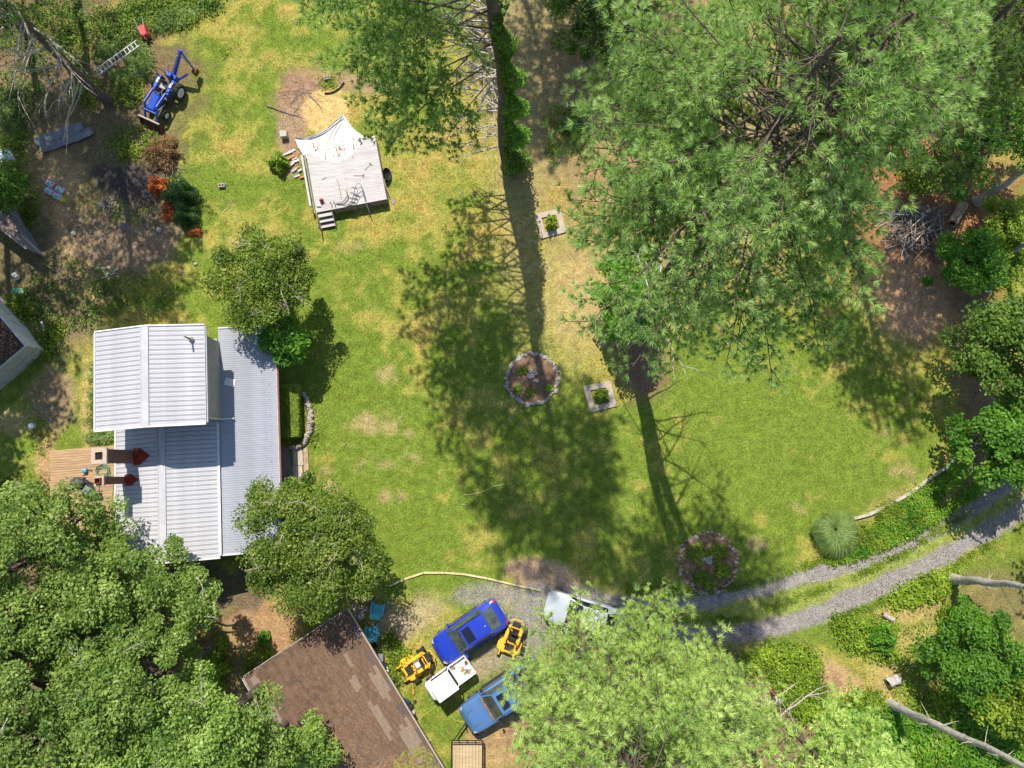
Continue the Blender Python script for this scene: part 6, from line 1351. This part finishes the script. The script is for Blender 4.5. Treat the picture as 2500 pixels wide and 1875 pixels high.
bl('low leafy sapling next to the yellow green tree on the lawn side', 742, 1215, 3.0, 3.9, 1.1, 1.2, 16, 150, .18, 'weed_leaves', 9, cr=.5)
for i, a in enumerate((('broad oak at the left edge beside the terrace', 90, 1345, 7.5, 10.5, 3.1, 4, 70), ('oak with thin leaves spreading over the terrace corner', 235, 1330, 5.0, 6.8, 2.2, 3, 34), ('oak whose crown touches the lower house gable', 375, 1470, 6.0, 8.4, 3.0, 3, 66),
                       ('oak in the middle of the lower left grove', 200, 1520, 7.5, 10, 2.6, 4, 58), ('tall oak at the bottom left corner', 75, 1760, 9.5, 13, 3.2, 6, 78), ('rounded bright oak standing free in the lower left grove', 318, 1690, 9.0, 12, 2.5, 5.5, 60),
                       ('oak at the bottom edge between two rounded crowns', 270, 1850, 9.0, 12, 2.6, 6, 50), ('blue green rounded oak beside the garage', 505, 1790, 9.0, 11.5, 2.2, 6, 56), ('small oak crown at the bottom edge left of the garage', 600, 1872, 8.0, 10, 2.0, 5, 44),
                       ('oak on the left edge above the bottom corner', 20, 1570, 8.5, 11.5, 2.5, 5, 46))):
    bl(a[0], a[1], a[2], a[3], a[4], a[5], a[6], a[7], 285 if i != 1 else 160, .165, 'oak_leaves', 20 + i, cr=.72, twigs=5, gap=.06 if i != 1 else .2)
bl('small rounded sapling growing against the garage wall', 748, 1818, 4.5, 5.6, 1.15, 3, 22, 190, .17, 'oak_leaves', 33, cr=.5)
bl('bright green maple under the great pine, left side', 1545, 735, 3.4, 5.2, 2.1, .8, 46, 230, .19, 'bright_leaves', 40, cr=.66, rfun=angf((0, .6), (90, 1.5), (180, .8), (270, .95)))
bl('dark green leafy tree at the top edge', 1465, 18, 3.5, 5, 3.0, 1, 50, 200, .2, 'dark_leaves', 41, cr=.75)
bl('leafy tree in the upper right corner', 2440, 40, 4, 6, 3.2, 1, 50, 190, .2, 'dark_leaves', 42, cr=.75)
bl('leafy tree at the right edge below the dark straight trunk', 2450, 310, 4, 6, 3.3, 1, 56, 190, .19, 'bright_leaves', 43, cr=.7, gap=.12)
bl('understory shrub between the pine crown and the brown needles', 2310, 400, 2.2, 3.2, 2.2, .4, 34, 170, .18, 'dark_leaves', 44, cr=.7, gap=.12)
bl('bright green shrub right of the brush pile', 2362, 640, 1.6, 2.8, 1.9, .1, 40, 220, .17, 'bright_leaves', 45, cr=.6)
bl('low green shrub at the right edge beside the hollow log', 2450, 560, 1.4, 2.4, 1.7, .1, 26, 200, .17, 'weed_leaves', 46, cr=.6)
bl('dark green tree on the right edge above the drive', 2462, 850, 4.2, 6.0, 2.4, 1, 62, 220, .2, 'dark_leaves', 47, cr=.75)
bl('bright leaved tree overhanging the drive at the right edge', 2455, 1085, 3.6, 5.2, 2.3, 1, 44, 190, .23, 'bright_leaves', 48, cr=.7)
bl('leafy yellow green tree in the lower right thicket', 2375, 1590, 2.8, 4.4, 2.4, .6, 52, 220, .19, 'bright_leaves', 49, cr=.65)
bl('green tree at the right edge of the lower right thicket', 2480, 1700, 2.8, 4.2, 2.0, .6, 34, 200, .19, 'weed_leaves', 50, cr=.65)
bl('small bushy sapling on the left above the roof of the plank shed', 12, 455, 2.4, 3.6, 1.1, .6, 20, 170, .18, 'dark_leaves', 51, cr=.55)
# clipped and small shrubs
def shrub(label, px, py, r, h, m, n, size, seed, name='shrub', asp=.6, up=.7, shape=None):
    global rng
    save = rng; rng = np.random.default_rng(seed); c = g(px, py, h * .5); t = thing(name, label, 'shrub' if name != 'young_plant' else 'plant', (c.x, c.y, 0))
    u = unit(n); u[:, 2] = np.abs(u[:, 2]) * 1.0; q = rng.random((n, 1)) ** .28; P = u * q * np.array([r, r, h * .95]) * (1 + .2 * np.sin(u[:, :1] * 6 + seed) + .16 * np.cos(u[:, 1:2] * 8 + seed))
    if shape: P[:, 0] *= shape[0]; P[:, 1] *= shape[1]
    P[:, 2] = np.maximum(P[:, 2], .05); P += np.array([c.x, c.y, 0]); V, F = leaf_quads(P, size, up, asp, .05); np_mesh('foliage', V, F, 4, M[m], t)
    b = MB(); 
    for k in range(4): a = k * 1.57; b.tube([(c.x, c.y, 0), (c.x + r * .3 * cos(a), c.y + r * .3 * sin(a), h * .7)], [.03, .012], 5)
    b.build('stem', M['bark'], t); rng = save; return t
shrub('dark clipped looking evergreen shrub beside the orange dead foliage, upper lobe', 436, 470, .95, 1.7, 'boxwood_leaves', 7000, .085, 1)
shrub('lower lobe of dark evergreen, smaller shrub with reddish base', 448, 522, .72, 1.2, 'boxwood_leaves', 4200, .085, 2)
shrub('bright orange dead foliage shrub at the edge of the burnt ground', 382, 452, .62, .9, 'orange_leaves', 2200, .12, 3)
shrub('orange brown dried shrub below the dark evergreen', 410, 515, .5, .5, 'orange_leaves', 700, .12, 4, shape=(1, 1.4))
shrub('small patch of orange dead twigs at the evergreen foot', 475, 566, .38, .3, 'orange_leaves', 420, .10, 5, shape=(1.3, .6))
shrub('brown withered shrub between tractor and orange foliage', 395, 372, 1.1, .9, 'brown_leaves', 2600, .11, 6)
shrub('small green shrub left of the old pool deck', 680, 395, .55, 1.0, 'weed_leaves', 1500, .14, 7)
shrub('round bright ball shrub at the lower end of the hedge', 706, 1068, .30, .5, 'hedge_leaves', 1500, .07, 8)
shrub('small young conifer in the lower square planter', 1468, 962, .38, 1.3, 'weed_leaves', 1100, .12, 9, name='young_plant')
shrub('young leafy plant in the upper square planter', 1345, 541, .36, .9, 'weed_leaves', 800, .14, 10, name='young_plant', shape=(.9, 1.4))
shrub('round leafy plant on bare earth behind the garage', 644, 1560, .38, .6, 'bright_leaves', 700, .12, 11, name='young_plant')
shrub('weedy shrub behind the garage, left of the lawn corner', 500, 1640, 1.5, 1.2, 'weed_leaves', 4200, .16, 12)
shrub('low fresh green shrub below the pale log half', 2160, 1560, .75, 1.1, 'bright_leaves', 2200, .16, 13)
shrub('loose bush under the great pine at the tan needle edge', 1400, 305, .7, .8, 'dark_leaves', 1300, .15, 14)
for i, (px, py, lb) in enumerate(((1265, 948, 'left'), (1338, 948, 'right'), (1292, 958, 'lower'), (1275, 905, 'upper'))):
    shrub(f'little herb clump in the {lb} part of the rock centred bed', px, py, .3, .42, 'weed_leaves', 420, .10, 20 + i, name='young_plant')
for i, (px, py, lb, r_) in enumerate(((1705, 1350, 'upper left', .5), (1752, 1350, 'upper right', .5), (1760, 1395, 'lower right', .42), (1712, 1410, 'lower left', .4), (1735, 1425, 'bottom', .32))):
    shrub(f'leafy herb clump in the {lb} part of the overgrown ringed bed', px, py, r_ * 1.25, .5, 'weed_leaves', 1100, .11, 26 + i, name='young_plant')
# hedge
c = g(712, 1004, .5); t = thing('hedge', 'clipped rectangular yellow green hedge along the house wall', 'hedge', (c.x, c.y, 0), radians(3)); n = 9000
x = rng.uniform(-.48, .48, n); y = rng.uniform(-1.48, 1.48, n); z = 1.0 - np.abs(rng.normal(0, .05, n)) + .03 * np.sin(x * 9) * np.cos(y * 7); sd_ = rng.random(n) < .45; z = np.where(sd_, rng.uniform(.1, 1, n), z); ed = rng.integers(0, 4, n)
x = np.where(sd_ & (ed == 0), -.5, np.where(sd_ & (ed == 1), .5, x)); y = np.where(sd_ & (ed == 2), -1.5, np.where(sd_ & (ed == 3), 1.5, y))
V, F = leaf_quads(np.stack([x, y, z], 1) + rng.normal(0, .02, (n, 3)), .075, .8, .6, .03); np_mesh('foliage', V, F, 4, M['hedge_leaves'], t, world=False)
b = MB(); b.box((0, 0, .45), (.86, 2.86, .86)); b.build('inner_wood', M['soil'], t, world=False)
# ornamental grass fountain
def grass_fountain(label, px, py, r, h, n, seed):
    rd = np.random.default_rng(seed); c = g(px, py, .3); t = thing('ornamental_grass', label, 'grass clump', (c.x, c.y, 0)); Vs = []; 
    az = rd.uniform(0, 2 * pi, n); R_ = r * rd.uniform(.08, 1.08, n) ** .8; hh = h * rd.uniform(.75, 1.1, n); k = 6; w_ = .022
    sweep = 1.1 * np.sin(az * 1 + .5) + .5 + rd.normal(0, .25, n); R_ = R_ * (1 + .13 * np.sin(az + 2) + .06 * np.sin(3 * az)); tuft_ = 1
    for s_ in range(k):
        u0 = s_ / (k - 1); rr = R_ * u0 ** 1.25; zz = hh * (2.1 * u0 - 1.55 * u0 ** 2.4) + .02; a = az + sweep * u0 * .6
        cx_, cy_ = c.x + rr * np.cos(a) + .03 * np.cos(az) + .12 * u0, c.y + rr * np.sin(a) + .03 * np.sin(az) - .1 * u0; ww = w_ * (1 - .8 * u0)
        Vs.append(np.stack([cx_ - np.sin(az) * ww, cy_ + np.cos(az) * ww, zz], 1)); Vs.append(np.stack([cx_ + np.sin(az) * ww, cy_ - np.cos(az) * ww, zz], 1))
    V = np.stack(Vs, 1).reshape(-1, 3); I0 = np.arange(n)[:, None] * 2 * k; F = np.concatenate([I0 + np.array([2 * s_, 2 * s_ + 1, 2 * s_ + 3, 2 * s_ + 2]) for s_ in range(k - 1)], 0)
    np_mesh('blades', V, F, 4, M['tall_grass_blades'], t); return t
grass_fountain('round fountain of long green grass on the lawn above the drive', 2024, 1290, 1.34, 1.25, 5200, 3)
# ground cover: weeds, flower bank, thicket, lawn relief (nobody could count these)
def cover(name, zones, m, size, hmax, seed, asp=.5, clump=26, cr=.22):
    global rng
    save = rng; rng = np.random.default_rng(seed); Ps = []
    for (px, py, rx, ry, ang, n) in zones:
        a = rng.uniform(0, 2 * pi, n); q = np.sqrt(rng.random(n)); u = rx * q * np.cos(a); v = ry * q * np.sin(a); ca_, sa_ = cos(radians(ang)), sin(radians(ang))
        X_ = px + u * ca_ - v * sa_; Y_ = py + u * sa_ + v * ca_
        cc = np.array([tuple(g(p, r_)) for p, r_ in zip(X_, Y_)]); hh = rng.uniform(.25, 1, n) * hmax
        o = rng.normal(0, 1, (n, clump, 3)) * np.array([cr, cr, .01]); o[:, :, 2] = rng.random((n, clump)) * hh[:, None]; P = (cc[:, None, :] + o).reshape(-1, 3); P[:, 2] = np.maximum(P[:, 2], .03); Ps.append(P)
    P = np.concatenate(Ps, 0); V, F = leaf_quads(P, size, .6, asp, .05); o = np_mesh(name, V, F, 4, M[m]); tag(o, kind='stuff'); rng = save; return o
BANK = [(2120, 1312, 48, 20, -28, 110), (2185, 1272, 54, 26, -30, 140), (2250, 1222, 56, 28, -32, 150), (2310, 1178, 46, 20, -34, 80), (2105, 1345, 50, 7, -18, 90), (2205, 1304, 60, 7, -26, 110), (2290, 1256, 50, 7, -32, 90), (2365, 1206, 40, 8, -34, 60), (2050, 1362, 36, 7, -12, 40)]
cover('flower_bank_plants', BANK, 'weed_leaves', .15, .35, 5, .38, 20, .17)
cover('flower_bank_leaves', [(b_[0], b_[1], b_[2], b_[3], b_[4], int(b_[5] * .5)) for b_ in BANK], 'bright_leaves', .2, .45, 15, .28, 14, .14)
cover('daylily_leaves', [(2105, 1305, 30, 22, 0, 80), (2165, 1250, 28, 18, -30, 60), (2140, 1322, 22, 10, 0, 30)], 'hedge_leaves', .26, .5, 25, .14, 22, .16)
cover('thicket_plants', [(2200, 1810, 180, 80, 0, 560), (2390, 1800, 140, 90, 0, 420), (2080, 1780, 60, 100, 30, 260), (1960, 1700, 50, 50, 0, 150), (2350, 1740, 130, 60, 0, 260), (2250, 1440, 80, 24, -20, 120), (2320, 1540, 30, 60, 0, 90), (1900, 1620, 100, 40, 0, 130), (2440, 640, 60, 60, 0, 90), (2110, 1560, 90, 26, 30, 110)], 'weed_leaves', .17, .6, 6, .5, 30, .24)
cover('thicket_ferns', [(2230, 1830, 170, 60, 0, 260), (2400, 1790, 120, 80, 0, 200), (2060, 1800, 60, 80, 30, 120), (2190, 1770, 60, 26, 20, 90), (2440, 1740, 50, 60, 0, 70)], 'bright_leaves', .26, .9, 16, .32, 24, .3)
cover('thicket_vines', [(2290, 1420, 60, 22, -20, 80), (2130, 1525, 70, 20, 10, 80), (2250, 1700, 80, 40, 20, 90), (2250, 1600, 60, 80, 0, 90), (1940, 1590, 60, 30, 0, 60)], 'hedge_leaves', .13, .25, 17, .5, 16, .22)
cover('forest_floor_plants', [(90, 70, 130, 70, 0, 90), (230, 80, 120, 60, 0, 80), (400, 40, 80, 40, 0, 70), (30, 390, 40, 80, 0, 60), (60, 500, 30, 70, 0, 60), (215, 225, 40, 40, 0, 46), (50, 755, 40, 40, 30, 60), (110, 840, 30, 60, 40, 80), (310, 215, 36, 40, 0, 50), (330, 350, 60, 40, 0, 50), (2440, 160, 80, 90, 0, 110), (2230, 430, 40, 40, 0, 50), (1380, 320, 60, 60, 0, 40), (60, 1220, 80, 70, 0, 60), (640, 1640, 40, 80, 0, 50), (975, 1600, 14, 60, -30, 60), (958, 1660, 12, 30, 0, 20)], 'weed_leaves', .16, .5, 7, .5, 22)
cover('dark_undergrowth', [(150, 90, 160, 90, 0, 110), (420, 20, 120, 30, 0, 90), (60, 240, 60, 90, 0, 70), (320, 60, 60, 50, 0, 70), (180, 720, 120, 80, 0, 80), (340, 720, 90, 60, 0, 30)], 'dark_leaves', .17, .5, 27, .5, 20, .3)
cover('tall_weeds', [(345, 150, 30, 46, 0, 120), (275, 120, 30, 20, 0, 50), (430, 50, 70, 20, -20, 120), (300, 190, 26, 16, 0, 40), (20, 300, 30, 80, 0, 60), (230, 980, 14, 100, 0, 50), (250, 1066, 40, 12, 0, 50)], 'tall_grass_blades', .22, .5, 8, .13, 26, .16)
cover('drive_edge_weeds', [(1620, 1440, 90, 7, -3, 60), (1800, 1432, 90, 6, -10, 60), (1960, 1385, 90, 6, -22, 60), (1750, 1512, 90, 7, 0, 50), (1950, 1458, 90, 7, -20, 60), (2160, 1372, 90, 7, -25, 60), (2300, 1290, 90, 7, -32, 60), (2100, 1490, 90, 9, -22, 70), (2250, 1425, 90, 8, -26, 60), (2380, 1350, 60, 8, -34, 40), (1180, 1500, 60, 20, 0, 20)], 'weed_leaves', .1, .14, 39, .5, 16, .1)
cover('herb_patches', [(800, 205, 22, 14, 20, 22), (330, 520, 60, 30, 0, 26), (90, 1070, 30, 50, 0, 30), (765, 1060, 10, 30, 0, 16), (758, 990, 12, 30, 0, 20), (660, 1600, 18, 16, 0, 10), (1728, 1373, 58, 56, 0, 60), (1299, 926, 46, 46, 0, 12), (545, 128, 10, 8, 0, 4)], 'weed_leaves', .11, .2, 9, .5, 18, .16)
def pebbles(n, seed):
    rd = np.random.default_rng(seed); X_ = rd.uniform(-6, 33, n * 8); Y_ = rd.uniform(-12, 6, n * 8)
    ix = np.clip(((X_ + 36) / .2).astype(int) + 5, 0, nx - 1); iy = np.clip(((Y_ + 19) / .2).astype(int) + 5, 0, ny - 1)
    k = rd.random(n * 8) < (gravel[ix, iy] * .9 + .012 * (gravel[ix, iy] > .01)); X_, Y_ = X_[k][:n], Y_[k][:n]; n = len(X_); c = np.stack([X_, Y_, np.full(n, .02)], 1)
    s_ = rd.uniform(.015, .045, (n, 1, 1)); V = c[:, None, :] + (np.array([[1, 0, -.5], [-.6, .8, -.5], [-.5, -.9, -.5], [.1, 0, .8]])[None] + rd.normal(0, .2, (n, 4, 3))) * s_
    F = (np.arange(n)[:, None, None] * 4 + np.array([[0, 1, 3], [1, 2, 3], [2, 0, 3], [0, 2, 1]])[None]).reshape(-1, 3); tag(np_mesh('gravel_stones', V.reshape(-1, 3), F, 3, M['gravel_stone']), kind='stuff')
pebbles(16000, 8)
# lawn: upright blades in clumps, thick enough to throw their own small shadows
def lawn_blades(n, seed):
    rd = np.random.default_rng(seed); X_ = rd.uniform(-27, 31, n * 2); Y_ = rd.uniform(-18, 31, n * 2)
    ix = np.clip(((X_ + 36) / .2).astype(int) + 5, 0, nx - 1); iy = np.clip(((Y_ + 19) / .2).astype(int) + 5, 0, ny - 1)
    keep = (grassy[ix, iy] > .55) & (rd.random(n * 2) < .35 + .65 * vnoise(X_, Y_, 1.7, 77)); X_, Y_ = X_[keep][:n], Y_[keep][:n]; n = len(X_)
    h_ = rd.uniform(.035, .09, n); a = rd.uniform(0, 2 * pi, n); w_ = rd.uniform(.012, .03, n); lx = rd.normal(0, .035, n); ly = rd.normal(0, .035, n)
    V = np.stack([np.stack([X_ - np.cos(a) * w_, Y_ - np.sin(a) * w_, h_ * 0 + .0], 1), np.stack([X_ + np.cos(a) * w_, Y_ + np.sin(a) * w_, h_ * 0 + .0], 1), np.stack([X_ + lx, Y_ + ly, h_], 1)], 1).reshape(-1, 3)
    tag(np_mesh('lawn_grass', V, np.arange(n * 3).reshape(-1, 3), 3, M['grass_blades']), kind='stuff')
lawn_blades(150000, 5)
print('tris by foliage', sum(t[1] for t in TREES) * 2, 'all tris', sum(sum(len(p_) for p_ in ()) + len(m_.loops) - 2 * len(m_.polygons) for m_ in bpy.data.meshes), 'objects', len(bpy.data.objects))
